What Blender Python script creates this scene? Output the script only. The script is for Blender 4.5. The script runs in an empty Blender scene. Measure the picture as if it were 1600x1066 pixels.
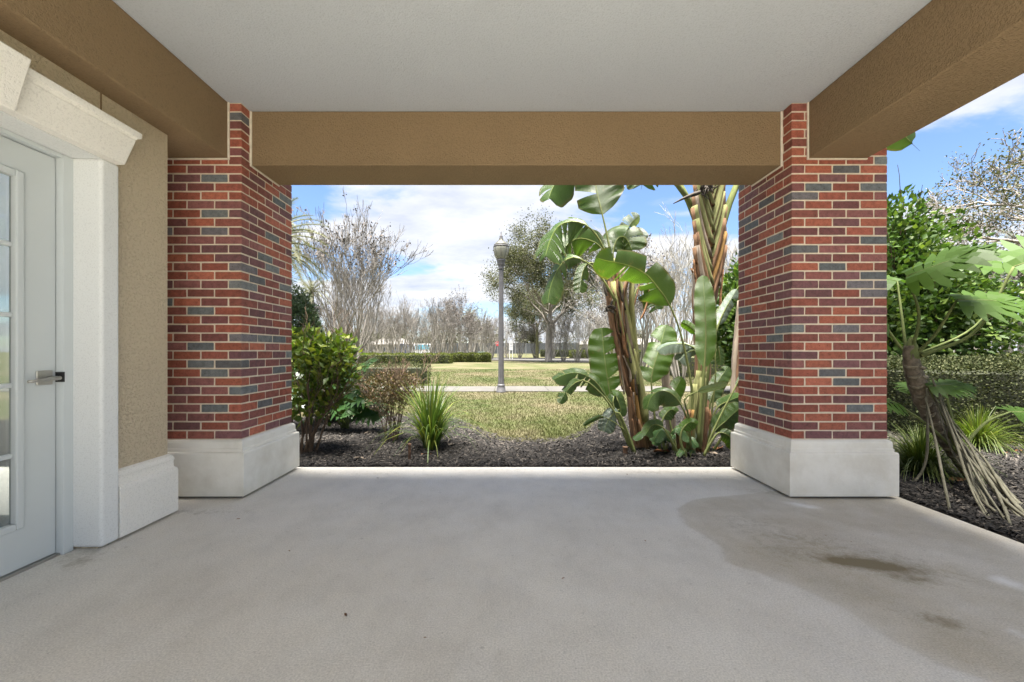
import bpy, math, random
import numpy as np
from mathutils import Vector, Matrix
rad = math.radians
scene = bpy.context.scene
COL = scene.collection

# ------------------------------------------------------------------ camera
CAMH, F, CX, CY = 1.055, 640.0, 795.0, 549.0      # eye height (m), focal length and principal point in photo pixels
cam = bpy.data.cameras.new('camera')
cam.sensor_width = 36.0; cam.sensor_fit = 'HORIZONTAL'
cam.lens = F / 1600 * 36
cam.shift_x = (800 - CX) / 1600; cam.shift_y = (CY - 533) / 1600
cam.clip_start = 0.05; cam.clip_end = 2000
cam_o = bpy.data.objects.new('camera', cam); COL.objects.link(cam_o)
cam_o.location = (0, 0, CAMH); cam_o.rotation_euler = (rad(90), 0, 0)
scene.camera = cam_o

# ------------------------------------------------------------------ sky, sun, exposure
SUN_EL, SUN_AZ = rad(79), rad(205)                # azimuth clockwise from +Y
world = bpy.data.worlds.new('World'); scene.world = world
world.use_nodes = True
wn, wl = world.node_tree.nodes, world.node_tree.links
wn.clear()
def W(t, **k):
    n = wn.new(t)
    for a, b in k.items(): setattr(n, a, b)
    return n
def wmath(op, a, b=None, clamp=False):
    n = W('ShaderNodeMath', operation=op, use_clamp=clamp)
    for i, v in enumerate((a, b)):
        if v is None: continue
        if isinstance(v, (int, float)): n.inputs[i].default_value = v
        else: wl.new(v, n.inputs[i])
    return n.outputs[0]
sky = W('ShaderNodeTexSky', sky_type='NISHITA', sun_disc=False)
sky.sun_elevation = SUN_EL; sky.sun_rotation = SUN_AZ
sky.air_density = 1.0; sky.dust_density = 0.3; sky.ozone_density = 2.0
tc = W('ShaderNodeTexCoord'); sx = W('ShaderNodeSeparateXYZ'); wl.new(tc.outputs['Generated'], sx.inputs[0])
zz = wmath('ADD', wmath('MAXIMUM', sx.outputs[2], 0.0), 0.16)
cmb = W('ShaderNodeCombineXYZ')
wl.new(wmath('DIVIDE', sx.outputs[0], zz), cmb.inputs[0]); wl.new(wmath('DIVIDE', sx.outputs[1], zz), cmb.inputs[1])
cmap = W('ShaderNodeMapping'); wl.new(cmb.outputs[0], cmap.inputs[0])
cmap.inputs['Location'].default_value = (20.1, 8.8, 0.0); cmap.inputs['Rotation'].default_value = (0, 0, rad(-10))
cmap.inputs['Scale'].default_value = (0.546, 0.806, 1)
nz = W('ShaderNodeTexNoise'); wl.new(cmap.outputs[0], nz.inputs['Vector'])
nz.inputs['Scale'].default_value = 1.25; nz.inputs['Detail'].default_value = 9; nz.inputs['Roughness'].default_value = 0.56
nz.inputs['Distortion'].default_value = 0.35
cr = W('ShaderNodeValToRGB'); wl.new(nz.outputs['Fac'], cr.inputs[0])
cr.color_ramp.elements[0].position = 0.425; cr.color_ramp.elements[1].position = 0.52
cr.color_ramp.interpolation = 'EASE'
nz2 = W('ShaderNodeTexNoise'); wl.new(cmap.outputs[0], nz2.inputs['Vector'])
nz2.inputs['Scale'].default_value = 3.2; nz2.inputs['Detail'].default_value = 6; nz2.inputs['Roughness'].default_value = 0.6
cc = W('ShaderNodeValToRGB'); wl.new(nz2.outputs['Fac'], cc.inputs[0])
cc.color_ramp.elements[0].position = 0.3; cc.color_ramp.elements[0].color = (0.62, 0.67, 0.78, 1)
cc.color_ramp.elements[1].position = 0.62; cc.color_ramp.elements[1].color = (1.0, 1.0, 1.0, 1)
SKY_STR, CLOUD = 0.05, 3.75
skyt = W('ShaderNodeMix', data_type='RGBA', blend_type='MULTIPLY'); skyt.inputs[0].default_value = 1
wl.new(sky.outputs[0], skyt.inputs[6]); skyt.inputs[7].default_value = (0.70, 0.75, 0.84, 1)
cls = W('ShaderNodeMix', data_type='RGBA', blend_type='MULTIPLY'); cls.inputs[0].default_value = 1
wl.new(cc.outputs[0], cls.inputs[6]); cls.inputs[7].default_value = (CLOUD, CLOUD, CLOUD * 1.02, 1)
mixs = W('ShaderNodeMix', data_type='RGBA')
wl.new(wmath('MULTIPLY', cr.outputs[0], 0.93), mixs.inputs[0]); wl.new(skyt.outputs[2], mixs.inputs[6]); wl.new(cls.outputs[2], mixs.inputs[7])
bg = W('ShaderNodeBackground'); bg.inputs['Strength'].default_value = SKY_STR
wl.new(mixs.outputs[2], bg.inputs['Color'])
wo = W('ShaderNodeOutputWorld'); wl.new(bg.outputs[0], wo.inputs['Surface'])

sun = bpy.data.lights.new('sun', 'SUN'); sun.energy = 5.0; sun.angle = rad(32); sun.color = (1.0, 0.95, 0.87)
sun_o = bpy.data.objects.new('sun', sun); COL.objects.link(sun_o)
sd = Vector((math.sin(SUN_AZ) * math.cos(SUN_EL), math.cos(SUN_AZ) * math.cos(SUN_EL), math.sin(SUN_EL)))
sun_o.rotation_euler = (-sd).to_track_quat('-Z', 'Y').to_euler(); sun_o.location = sd * 50

scene.view_settings.view_transform = 'Standard'; scene.view_settings.look = 'None'
scene.view_settings.exposure = 2.65; scene.view_settings.gamma = 1.0
scene.cycles.max_bounces = 12; scene.cycles.diffuse_bounces = 7; scene.cycles.transmission_bounces = 8

# ------------------------------------------------------------------ helpers
def P(px, py, Y):
    """point seen at a photo pixel, at depth Y"""
    return Vector(((px - CX) / F * Y, Y, CAMH + (CY - py) / F * Y))
GZ = -0.04                                        # garden level, just under the slab
def G(px, py, z=GZ):
    Y = (CAMH - z) * F / (py - CY)
    return Vector(((px - CX) / F * Y, Y, z))

class MB:
    """collects verts and faces; build() links them as one mesh object"""
    def __init__(s): s.v = []; s.f = []; s.n = 0; s.uv = None
    def add(s, v, f):
        v = np.asarray(v, float).reshape(-1, 3)
        s.v.append(v)
        for q in f: s.f.append(tuple(int(i) + s.n for i in q))
        s.n += len(v); return s
    def box(s, x0, x1, y0, y1, z0, z1):
        v = [(x, y, z) for z in (z0, z1) for y in (y0, y1) for x in (x0, x1)]
        return s.add(v, [(0, 2, 3, 1), (4, 5, 7, 6), (0, 1, 5, 4), (1, 3, 7, 5), (3, 2, 6, 7), (2, 0, 4, 6)])
    def loft(s, rings, cap0=True, cap1=True):
        n = len(rings[0]); v = np.concatenate([np.asarray(r, float) for r in rings]); f = []
        for i in range(len(rings) - 1):
            for j in range(n):
                k = (j + 1) % n
                f.append((i * n + j, i * n + k, (i + 1) * n + k, (i + 1) * n + j))
        if cap0: f.append(tuple(range(n))[::-1])
        if cap1: f.append(tuple((len(rings) - 1) * n + j for j in range(n)))
        return s.add(v, f)
    def lathe(s, prof, c=(0, 0, 0), n=16):
        rings = [[(c[0] + r * math.cos(2 * math.pi * j / n), c[1] + r * math.sin(2 * math.pi * j / n), c[2] + z) for j in range(n)] for r, z in prof]
        return s.loft(rings)
    def tube(s, pts, rs, n=6, cap=True):
        pts = [Vector(p) for p in pts]; rings = []; up = None
        if isinstance(rs, (int, float)): rs = [rs] * len(pts)
        for i, p in enumerate(pts):
            t = (pts[min(i + 1, len(pts) - 1)] - pts[max(i - 1, 0)]).normalized()
            if up is None: up = Vector((1, 0, 0)) if abs(t.x) < .8 else Vector((0, 1, 0))
            a = t.cross(up).normalized(); b = a.cross(t).normalized(); up = b
            rings.append([p + (a * math.cos(2 * math.pi * j / n) + b * math.sin(2 * math.pi * j / n)) * rs[i] for j in range(n)])
        return s.loft(rings, cap, cap)
    def mesh(s, name, smooth=False):
        me = bpy.data.meshes.new(name)
        v = np.concatenate(s.v) if s.v else np.zeros((0, 3))
        me.from_pydata(v.tolist(), [], s.f)
        if smooth: me.polygons.foreach_set('use_smooth', [True] * len(me.polygons))
        me.update(); return me

def np_mesh(name, v, f):
    """numpy verts (N,3) and equal-sized faces (M,k)"""
    v = np.asarray(v, np.float32); f = np.asarray(f, np.int32); k = f.shape[1]
    me = bpy.data.meshes.new(name)
    me.vertices.add(len(v)); me.vertices.foreach_set('co', v.ravel())
    me.loops.add(f.size); me.loops.foreach_set('vertex_index', f.ravel())
    me.polygons.add(len(f)); me.polygons.foreach_set('loop_start', np.arange(0, f.size, k, dtype=np.int32))
    me.update(calc_edges=True); return me

def link(name, me, mat=None, parent=None, origin=None):
    """link a mesh object; with a parent the mesh (given in world space) is moved into the root's frame"""
    o = bpy.data.objects.new(name, me); COL.objects.link(o)
    if mat is not None and me is not None and not me.materials: me.materials.append(mat)
    if parent is not None:
        o.parent = parent
        if origin is not None: me.transform(Matrix.Translation(-Vector(origin)))
    elif origin is not None:
        me.transform(Matrix.Translation(-Vector(origin))); o.location = origin
    return o
def tag(o, label=None, cat=None, group=None, kind=None):
    if label: o['label'] = label
    if cat: o['category'] = cat
    if group: o['group'] = group
    if kind: o['kind'] = kind
    return o
def thing(name, label, cat, loc=(0, 0, 0), group=None, rotz=0):
    o = bpy.data.objects.new(name, None); COL.objects.link(o); o.empty_display_size = .1
    o.location = loc; o.rotation_euler = (0, 0, rotz)
    return tag(o, label, cat, group)
def copy_tree(o, parent=None):
    c = o.copy(); COL.objects.link(c); c.parent = parent
    for ch in list(o.children): copy_tree(ch, c)
    return c
def part(name, mb, mat, root, smooth=False, parent=None):
    """a part of a thing: mb in world space, root carries the location"""
    return link(name, mb.mesh(name, smooth), mat, parent or root, root.location)
def bevel(o, w, seg=2):
    m = o.modifiers.new('bevel', 'BEVEL'); m.width = w; m.segments = seg; m.limit_method = 'ANGLE'; m.angle_limit = rad(40)
    return o

# ------------------------------------------------------------------ materials
def new_mat(name):
    m = bpy.data.materials.new(name); m.use_nodes = True
    nt = m.node_tree; return m, nt, nt.nodes['Principled BSDF']
class NT:
    def __init__(s, name):
        s.m, s.t, s.b = new_mat(name); s.N, s.L = s.t.nodes, s.t.links
        s.tc = s.N.new('ShaderNodeTexCoord'); s.geo = None
    def pos(s, scale=(1, 1, 1), obj=False):
        mp = s.N.new('ShaderNodeMapping'); mp.inputs['Scale'].default_value = scale
        if obj: s.L.new(s.tc.outputs['Object'], mp.inputs[0])
        else: s.L.new(s.G().outputs['Position'], mp.inputs[0])
        return mp.outputs[0]
    def G(s):
        if s.geo is None: s.geo = s.N.new('ShaderNodeNewGeometry')
        return s.geo
    def noise(s, vec, scale, detail=4, rough=.55, dist=0):
        n = s.N.new('ShaderNodeTexNoise'); s.L.new(vec, n.inputs['Vector'])
        n.inputs['Scale'].default_value = scale; n.inputs['Detail'].default_value = detail
        n.inputs['Roughness'].default_value = rough; n.inputs['Distortion'].default_value = dist
        return n.outputs['Fac']
    def voro(s, vec, scale, feature='F1'):
        n = s.N.new('ShaderNodeTexVoronoi'); s.L.new(vec, n.inputs['Vector']); n.inputs['Scale'].default_value = scale; n.feature = feature
        return n.outputs['Distance']
    def ramp(s, fac, *stops):
        n = s.N.new('ShaderNodeValToRGB'); s.L.new(fac, n.inputs[0]); e = n.color_ramp.elements
        while len(e) < len(stops): e.new(.5)
        for i, (p, c) in enumerate(stops):
            e[i].position = p; e[i].color = (*c, 1) if not isinstance(c, (int, float)) else (c, c, c, 1)
        return n.outputs['Color']
    def mix(s, fac, a, b, bt='MIX'):
        n = s.N.new('ShaderNodeMix'); n.data_type = 'RGBA'; n.blend_type = bt
        for i, v in ((0, fac), (6, a), (7, b)):
            if isinstance(v, (int, float)): n.inputs[i].default_value = v if i == 0 else (v, v, v, 1)
            elif isinstance(v, tuple): n.inputs[i].default_value = (*v, 1)
            else: s.L.new(v, n.inputs[i])
        return n.outputs[2]
    def math(s, op, a, b=0.0, clamp=False):
        n = s.N.new('ShaderNodeMath'); n.operation = op; n.use_clamp = clamp
        for i, v in enumerate((a, b)):
            if isinstance(v, (int, float)): n.inputs[i].default_value = v
            else: s.L.new(v, n.inputs[i])
        return n.outputs[0]
    def bump(s, h, strength=.5, dist=.01, prev=None):
        n = s.N.new('ShaderNodeBump'); s.L.new(h, n.inputs['Height'])
        n.inputs['Strength'].default_value = strength; n.inputs['Distance'].default_value = dist
        if prev is not None: s.L.new(prev, n.inputs['Normal'])
        s.L.new(n.outputs[0], s.b.inputs['Normal']); return n.outputs[0]
    def col(s, c):
        if isinstance(c, tuple): s.b.inputs['Base Color'].default_value = (*c, 1)
        else: s.L.new(c, s.b.inputs['Base Color'])
    def set(s, rough=.8, metal=0, spec=.5):
        s.b.inputs['Roughness'].default_value = rough; s.b.inputs['Metallic'].default_value = metal
        s.b.inputs['Specular IOR Level'].default_value = spec
    def attr(s, name):
        n = s.N.new('ShaderNodeAttribute'); n.attribute_name = name; return n
    def translucent(s, color, fac):
        tr = s.N.new('ShaderNodeBsdfTranslucent'); mx = s.N.new('ShaderNodeMixShader'); mx.inputs[0].default_value = fac
        if isinstance(color, tuple): tr.inputs[0].default_value = (*color, 1)
        else: s.L.new(color, tr.inputs[0])
        s.L.new(s.b.outputs[0], mx.inputs[1]); s.L.new(tr.outputs[0], mx.inputs[2])
        s.L.new(mx.outputs[0], s.N['Material Output'].inputs['Surface'])

def m_plain(name, c, rough=.6, metal=0, var=.12, scale=6, bump=0, bscale=60):
    n = NT(name); p = n.pos()
    f = n.noise(p, scale, 5)
    n.col(n.ramp(f, (.3, tuple(x * (1 - var) for x in c)), (.7, tuple(min(1, x * (1 + var)) for x in c))))
    n.set(rough, metal)
    if bump: n.bump(n.noise(p, bscale, 3), bump, .004)
    return n.m
def m_stucco(name, c, scale, strength, dist, var=.08):
    n = NT(name); p = n.pos()
    big = n.noise(p, 1.6, 5, .6); fine = n.noise(p, 90, 2)
    a = n.mix(big, tuple(x * (1 - var) for x in c), tuple(x * (1 + var) for x in c))
    worm = n.noise(p, scale, 3, .5, .8)
    h = n.ramp(worm, (.36, 0.0), (.5, .75), (.66, 1.0))
    col = n.mix(.30, a, n.mix(1.0, a, n.ramp(h, (0, .62), (.6, 1.0)), 'MULTIPLY'))
    n.col(col); n.set(.9, 0, .25)
    b1 = n.bump(n.mix(.18, h, fine), strength, dist)
    return n.m
M = {}
M['stucco_wall'] = m_stucco('stucco_wall', (.60, .51, .37), 75, .85, .010)
M['stucco_beam'] = m_stucco('stucco_beam', (.245, .172, .098), 95, .7, .006, .13)
M['ceiling'] = m_stucco('ceiling_paint', (.47, .50, .535), 110, .35, .004, .05)
M['trim_white'] = m_stucco('trim_white', (.72, .735, .73), 140, .16, .002, .03)
M['lintel_white'] = m_stucco('lintel_white', (.82, .80, .75), 120, .45, .004, .03)
M['door_paint'] = m_plain('door_paint', (.56, .60, .61), .38, 0, .02, 3)
M['caulk'] = m_plain('caulk', (.66, .60, .50), .8, 0, .1, 30, .4, 120)
M['steel'] = m_plain('brushed_steel', (.45, .44, .41), .35, .9, .05)
M['dark'] = m_plain('dark_recess', (.02, .02, .02), .9)

def m_base():
    n = NT('cast_stone'); p = n.pos()
    f = n.noise(p, 4, 6, .65); g = n.noise(p, 70, 3)
    c = n.ramp(f, (.3, (.64, .61, .54)), (.55, (.76, .74, .68)), (.8, (.82, .80, .75)))
    sx = n.N.new('ShaderNodeSeparateXYZ'); n.L.new(n.G().outputs['Position'], sx.inputs[0])
    low = n.math('MULTIPLY', n.ramp(n.math('ADD', sx.outputs[2], n.math('MULTIPLY', n.noise(p, 7, 5), .22)), (.10, 1.0), (.26, 0.0)), .35)
    c = n.mix(low, c, (.40, .385, .30))
    n.col(c); n.set(.85, 0, .3); n.bump(g, .35, .003); return n.m
M['cast_stone'] = m_base()

def m_brick():
    n = NT('brick'); p = n.pos()
    oi = n.N.new('ShaderNodeObjectInfo')
    f = n.noise(p, 26, 5, .65); g = n.noise(n.pos((1, 1, 2.5)), 95, 4, .6, 1.2)
    c = n.mix(1.0, oi.outputs['Color'], n.ramp(f, (.25, .62), (.5, 1.0), (.8, 1.35)), 'MULTIPLY')
    pits = n.ramp(g, (.35, 1.0), (.43, 0.0))
    c = n.mix(n.math('MULTIPLY', pits, .65), c, (.04, .025, .022))
    n.col(c); n.set(.72, 0, .35); n.bump(n.mix(.5, f, g), .75, .006); return n.m
M['brick'] = m_brick()
M['mortar'] = m_plain('mortar', (.62, .54, .43), .95, 0, .12, 25, .6, 160)

def m_leaf(name, c1, c2, c3=None, rough=.45, tr=.3, spec=.4):
    n = NT(name)
    r = n.G().outputs['Random Per Island']
    stops = [(.0, c1), (.62, c2)] + ([(.95, c3)] if c3 else [(1.0, tuple(x * 1.25 for x in c2))])
    c = n.ramp(r, *stops)
    c = n.mix(1.0, c, n.ramp(n.noise(n.pos(), 1.4, 4), (.3, .72), (.7, 1.18)), 'MULTIPLY')
    n.col(c); n.set(rough, 0, spec)
    n.translucent(n.mix(1.0, c, (1.15, 1.25, .55), 'MULTIPLY'), tr); return n.m
def m_bark(name, c1, c2, scale=14, z=.25):
    n = NT(name); p = n.pos((1, 1, z))
    f = n.noise(p, scale, 6, .65)
    n.col(n.ramp(f, (.3, c1), (.65, c2))); n.set(.9, 0, .2); n.bump(f, .7, .012); return n.m
def m_bop(name, c1, c2, edge, tr=.32):
    """big paddle leaves: veins run out from the midrib (uv: x along, y across)"""
    n = NT(name)
    uv = n.N.new('ShaderNodeUVMap'); uv.uv_map = 'UVMap'
    s = n.N.new('ShaderNodeSeparateXYZ'); n.L.new(uv.outputs[0], s.inputs[0])
    w = n.N.new('ShaderNodeTexWave'); w.wave_type = 'BANDS'; w.bands_direction = 'X'
    mp = n.N.new('ShaderNodeMapping'); n.L.new(uv.outputs[0], mp.inputs[0]); mp.inputs['Scale'].default_value = (14, 1.2, 1)
    n.L.new(mp.outputs[0], w.inputs[0]); w.inputs['Scale'].default_value = 1.0; w.inputs['Distortion'].default_value = .7; w.inputs['Detail'].default_value = 2
    base = n.mix(n.noise(n.pos(), 5, 5, .6), c1, c2)
    c = n.mix(n.math('MULTIPLY', w.outputs['Fac'], .28), base, tuple(x * 1.7 for x in c2))
    av = n.math('ABSOLUTE', s.outputs[1])
    c = n.mix(n.ramp(av, (.0, .75), (.05, 0.0)), c, (.22, .28, .07))
    c = n.mix(n.math('MULTIPLY', n.ramp(n.math('ADD', av, n.math('MULTIPLY', n.noise(n.pos(), 18, 4), .2)), (.99, 0.0), (1.08, 1.0)), .8), c, edge)
    c = n.mix(n.math('MULTIPLY', n.ramp(n.noise(n.pos(), 9, 6, .7), (.60, 0.0), (.72, 1.0)), .55), c, (.16, .13, .05))
    n.col(c); n.set(.36, 0, .5); n.bump(w.outputs['Fac'], .45, .005)
    n.translucent(n.mix(1.0, c, (1.5, 1.6, .5), 'MULTIPLY'), tr); return n.m
M['bop_leaf'] = m_bop('paddle_leaf', (0.0252, 0.054, 0.01152), (0.054, 0.0972, 0.02016), (0.0864, 0.0864, 0.0288), .30)
M['bop_leaf_pale'] = m_bop('paddle_leaf_waxy', (0.0675, 0.0975, 0.075), (0.1275, 0.165, 0.1275), (0.15, 0.1425, 0.0825), .18)
M['bop_leaf_young'] = m_bop('paddle_leaf_young', (0.04125, 0.09, 0.0105), (0.075, 0.1425, 0.018), (0.09, 0.1125, 0.03), .42)
M['petiole'] = m_bark('petiole', (0.09, 0.1125, 0.0375), (0.18, 0.2025, 0.075), 18, .2)
M['sheath_green'] = m_bark('sheath_green', (.11, .12, .045), (.27, .27, .12), 26, .08)
M['sheath_brown'] = m_bark('sheath_brown', (.05, .028, .016), (.24, .14, .08), 30, .08)
M['sheath_grey'] = m_bark('sheath_grey', (.09, .07, .055), (.28, .23, .18), 26, .08)
M['sheath_orange'] = m_bark('sheath_orange', (.09, .05, .018), (.27, .16, .055), 26, .08)
M['dead_leaf'] = m_bark('dead_leaf', (.09, .045, .025), (.26, .14, .07), 30, 1)
M['fibre'] = m_bark('dark_fibre', (.02, .018, .016), (.10, .085, .07), 30, 1)
# ------------------------------------------------------------------ porch dimensions (metres)
CEIL = 2.854; BEAM_Z = 2.447
PY0, PW = 2.96, 0.69                       # pillar front face, pillar width
PR0 = 2.045; PL1 = -1.933                  # inner faces of the two pillars
WALLX = -2.20                              # face of the house wall
SLAB_Y, SLAB_X = 3.73, 2.82                # patio edges
DOORC = 1.662

# ------------------------------------------------------------------ ground, lawn, beds, paths
def m_lawn():
    n = NT('lawn_ground'); p = n.pos()
    a = n.noise(p, .35, 6, .62); b = n.noise(p, 2.6, 6, .65); d = n.noise(p, 45, 3, .6)
    c = n.ramp(a, (.36, (.036, .052, .014)), (.46, (.062, .070, .026)), (.54, (.085, .080, .042)), (.62, (.115, .100, .060)))
    c = n.mix(n.math('MULTIPLY', n.ramp(b, (.45, 0.0), (.7, 1.0)), .5), c, (.115, .098, .064))
    c = n.mix(1.0, c, n.ramp(d, (.25, .75), (.6, 1.1)), 'MULTIPLY')
    n.col(c); n.set(.95, 0, .15); n.bump(d, .8, .03); return n.m
M['lawn'] = m_lawn()
g = MB()
N = 40
xs = np.concatenate([[-700, -260], np.linspace(-110, 110, N), [260, 700]]); ys = np.concatenate([[-400, -60], np.linspace(-12, 130, N), [300, 900]])
v = [(x, y, GZ) for y in ys for x in xs]; nx = len(xs)
g.add(v, [(j * nx + i, j * nx + i + 1, (j + 1) * nx + i + 1, (j + 1) * nx + i) for j in range(len(ys) - 1) for i in range(nx - 1)])
tag(link('ground', g.mesh('ground'), M['lawn']), 'patchy winter lawn of yellow green turf reaching the far trees', 'ground', kind='structure')

def sheet(name, pts, mat, z, label, cat, th=.0):
    mb = MB(); n = len(pts)
    v = [(x, y, z) for x, y in pts]
    mb.add(v, [tuple(range(n))])
    return tag(link(name, mb.mesh(name), mat), label, cat, kind='structure')

def m_conc(name, c, dirt=True):
    n = NT(name); p = n.pos()
    a = n.noise(p, 1.3, 6, .6); d = n.noise(p, 120, 3)
    col = n.ramp(a, (.3, tuple(x * .82 for x in c)), (.7, tuple(x * 1.12 for x in c)))
    col = n.mix(1.0, col, n.ramp(d, (.3, .85), (.7, 1.1)), 'MULTIPLY')
    n.col(col); n.set(.9, 0, .3); n.bump(d, .3, .003); return n.m
M['sidewalk'] = m_conc('sidewalk_concrete', (.088, .084, .077))
M['asphalt'] = m_conc('road_asphalt', (.075, .073, .07))
M['kerb'] = m_conc('kerb_concrete', (.12, .115, .105))

# pavement crossing the lawn: separate flags with joints
side = thing('sidewalk', 'pale concrete sidewalk crossing the lawn past the lamp post', 'sidewalk'); del side['category']; side['kind'] = 'structure'
sy0, sy1 = 11.05, 12.65
me0 = MB().box(-.742, .742, sy0, sy1, GZ - .05, GZ + .018).mesh('sidewalk_flag')
me0.materials.append(M['sidewalk'])
for i in range(-14, 24):
    o = bpy.data.objects.new('paving_slab', me0); COL.objects.link(o); o.parent = side
    o.location = (i * 1.5 + .35, 0, random.Random(i).uniform(-.004, .004))
# road beyond the lawn with kerbs
ra, rb = G(760, 563.5), G(1130, 571.5); rc, rd = G(1130, 563.2), G(760, 559.8)
def ext(a, b, k0, k1): d = (b - a); return a - d * k0, b + d * k1
ra2, rb2 = ext(ra, rb, .15, 2.5); rd2, rc2 = ext(rd, rc, .02, 2.5)
sheet('road', [(ra2.x, ra2.y), (rb2.x, rb2.y), (rc2.x, rc2.y), (rd2.x, rd2.y)], M['asphalt'], GZ + .012, 'grey asphalt road curving behind the lawn', 'road')
def kerbline(name, a, b, label):
    d = (b - a).normalized(); nrm = Vector((-d.y, d.x, 0)) * .15
    mb = MB(); r = [[(p + nrm * s)[0:2] + (0,) if False else ((p + nrm * s).x, (p + nrm * s).y, z) for s, z in ((-1, GZ - .05), (1, GZ - .05), (1, GZ + .13), (-1, GZ + .13))] for p in (a, b)]
    mb.loft(r); return tag(link(name, mb.mesh(name), M['kerb']), label, 'kerb', kind='structure')
kerbline('kerb', ra2, rb2, 'pale concrete kerb between lawn and road')
kerbline('kerb', rd2, rc2, 'pale concrete kerb on the far side of the road')
# a second road towards the parked vehicles
fa = [G(560, 555.2), G(700, 555.2), G(700, 552.6), G(560, 552.6)]
sheet('drive', [(p.x, p.y) for p in fa], M['kerb'], GZ + .012, 'pale drive in front of the parked vehicles', 'road')

# mulch beds: a low mound sheet and thousands of loose chips
edge = [(-9, 6.6), (-4.2, 6.75), (-2.2, 6.9), (-1.3, 6.85), (-.83, 6.5), (-.5, 5.75), (-.22, 5.2), (.08, 4.93), (.42, 4.88), (.75, 5.05), (1.05, 5.55), (1.33, 6.2), (1.75, 7.0), (2.35, 7.9), (3.3, 8.1), (4.3, 7.3), (5.1, 6.75), (6.3, 6.9), (8.2, 7.4), (11, 7.6)]
def ledge(x): return np.interp(x, [e[0] for e in edge], [e[1] for e in edge])
def m_mulch():
    n = NT('mulch_ground'); p = n.pos()
    a = n.noise(p, 60, 5, .7); b = n.noise(p, 1.5, 5, .6)
    c = n.ramp(a, (.3, (.010, .009, .0085)), (.55, (.03, .026, .024)), (.8, (.08, .07, .0625)))
    c = n.mix(n.math('MULTIPLY', n.ramp(b, (.5, 0.0), (.7, 1.0)), .35), c, (.075, .067, .06))
    n.col(c); n.set(.95, 0, .2); n.bump(a, 1.0, .03); return n.m
M['mulch'] = m_mulch()
rng = np.random.default_rng(4)
gx = np.arange(-8, 10, .1); v = []; f = []
K = 26
wob = np.interp(gx, gx, rng.normal(0, .035, len(gx)))
for i, x in enumerate(gx):
    y1 = ledge(x) + wob[i]; y0 = -3.0 if x > SLAB_X + .02 else SLAB_Y - .05
    for k in range(K):
        t = k / (K - 1); y = y0 + (y1 - y0) * t
        z = GZ + .004 + .028 * min(1, (1 - t) * 8) + .008 * math.sin(x * 9 + y * 3) * min(1, (1 - t) * 8)
        v.append((x, y, z))
f = [(i * K + k, (i + 1) * K + k, (i + 1) * K + k + 1, i * K + k + 1) for i in range(len(gx) - 1) for k in range(K - 1)]
mb = MB(); mb.add(v, f)
tag(link('mulch_bed', mb.mesh('mulch_bed', True), M['mulch']), 'dark mulch bed curving round the patio', 'mulch', kind='structure')

def chips(n, seed):
    r = np.random.default_rng(seed)
    x = r.uniform(-3.2, 6.2, n * 3); y = 3.75 + (r.random(n * 3) ** 1.5) * 4.4
    right = r.random(n * 3) < .30
    x = np.where(right, r.uniform(2.84, 5.2, n * 3), x); y = np.where(right, r.uniform(1.6, 4.2, n * 3), y)
    ok = (y < ledge(x) + r.normal(0, .05, n * 3)) & ((y > SLAB_Y + .02) | (x > SLAB_X + .03)) & (np.abs(x / y) < 1.4)
    ok &= ~((x > PR0 - .05) & (x < PR0 + PW + .05) & (y > PY0 - .05) & (y < PY0 + PW + .05))
    x, y = x[ok][:n], y[ok][:n]; n = len(x)
    L = r.uniform(.008, .034, n); w = r.uniform(.003, .0085, n); a = r.uniform(0, 2 * np.pi, n); tilt = r.normal(0, .35, n)
    d = np.stack([np.cos(a) * np.cos(tilt), np.sin(a) * np.cos(tilt), np.sin(tilt)], 1)
    s = np.stack([-np.sin(a), np.cos(a), r.normal(0, .35, n)], 1)
    c = np.stack([x, y, GZ + .036 + r.uniform(0, .022, n)], 1)
    u = np.array([0, 0, 1.0])
    top = .35 * w[:, None] * u
    vs = np.stack([c - d * L[:, None] - s * w[:, None] * .6, c - d * L[:, None] * .8 + s * w[:, None], c + d * L[:, None] + s * w[:, None] * .4, c + d * L[:, None] * .85 - s * w[:, None], c + top * 2], 1).reshape(-1, 3)
    b = np.arange(n)[:, None] * 5
    fs = np.concatenate([b + np.array([[0, 3, 4]]), b + np.array([[3, 2, 4]]), b + np.array([[2, 1, 4]]), b + np.array([[1, 0, 4]])])
    return vs, fs
def m_chip():
    n = NT('mulch_chip'); c = n.ramp(n.G().outputs['Random Per Island'], (.0, (.006, .0056, .005)), (.5, (.018, .016, .0145)), (.86, (.042, .037, .033)), (.985, (.11, .095, .08)))
    n.col(c); n.set(.85, 0, .3); return n.m
M['chip'] = m_chip()
vs, fs = chips(70000, 5)
tag(link('mulch_chips', np_mesh('mulch_chips', vs, fs), M['chip']), 'loose dark shredded mulch chips over the beds', 'mulch', kind='stuff')

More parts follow.
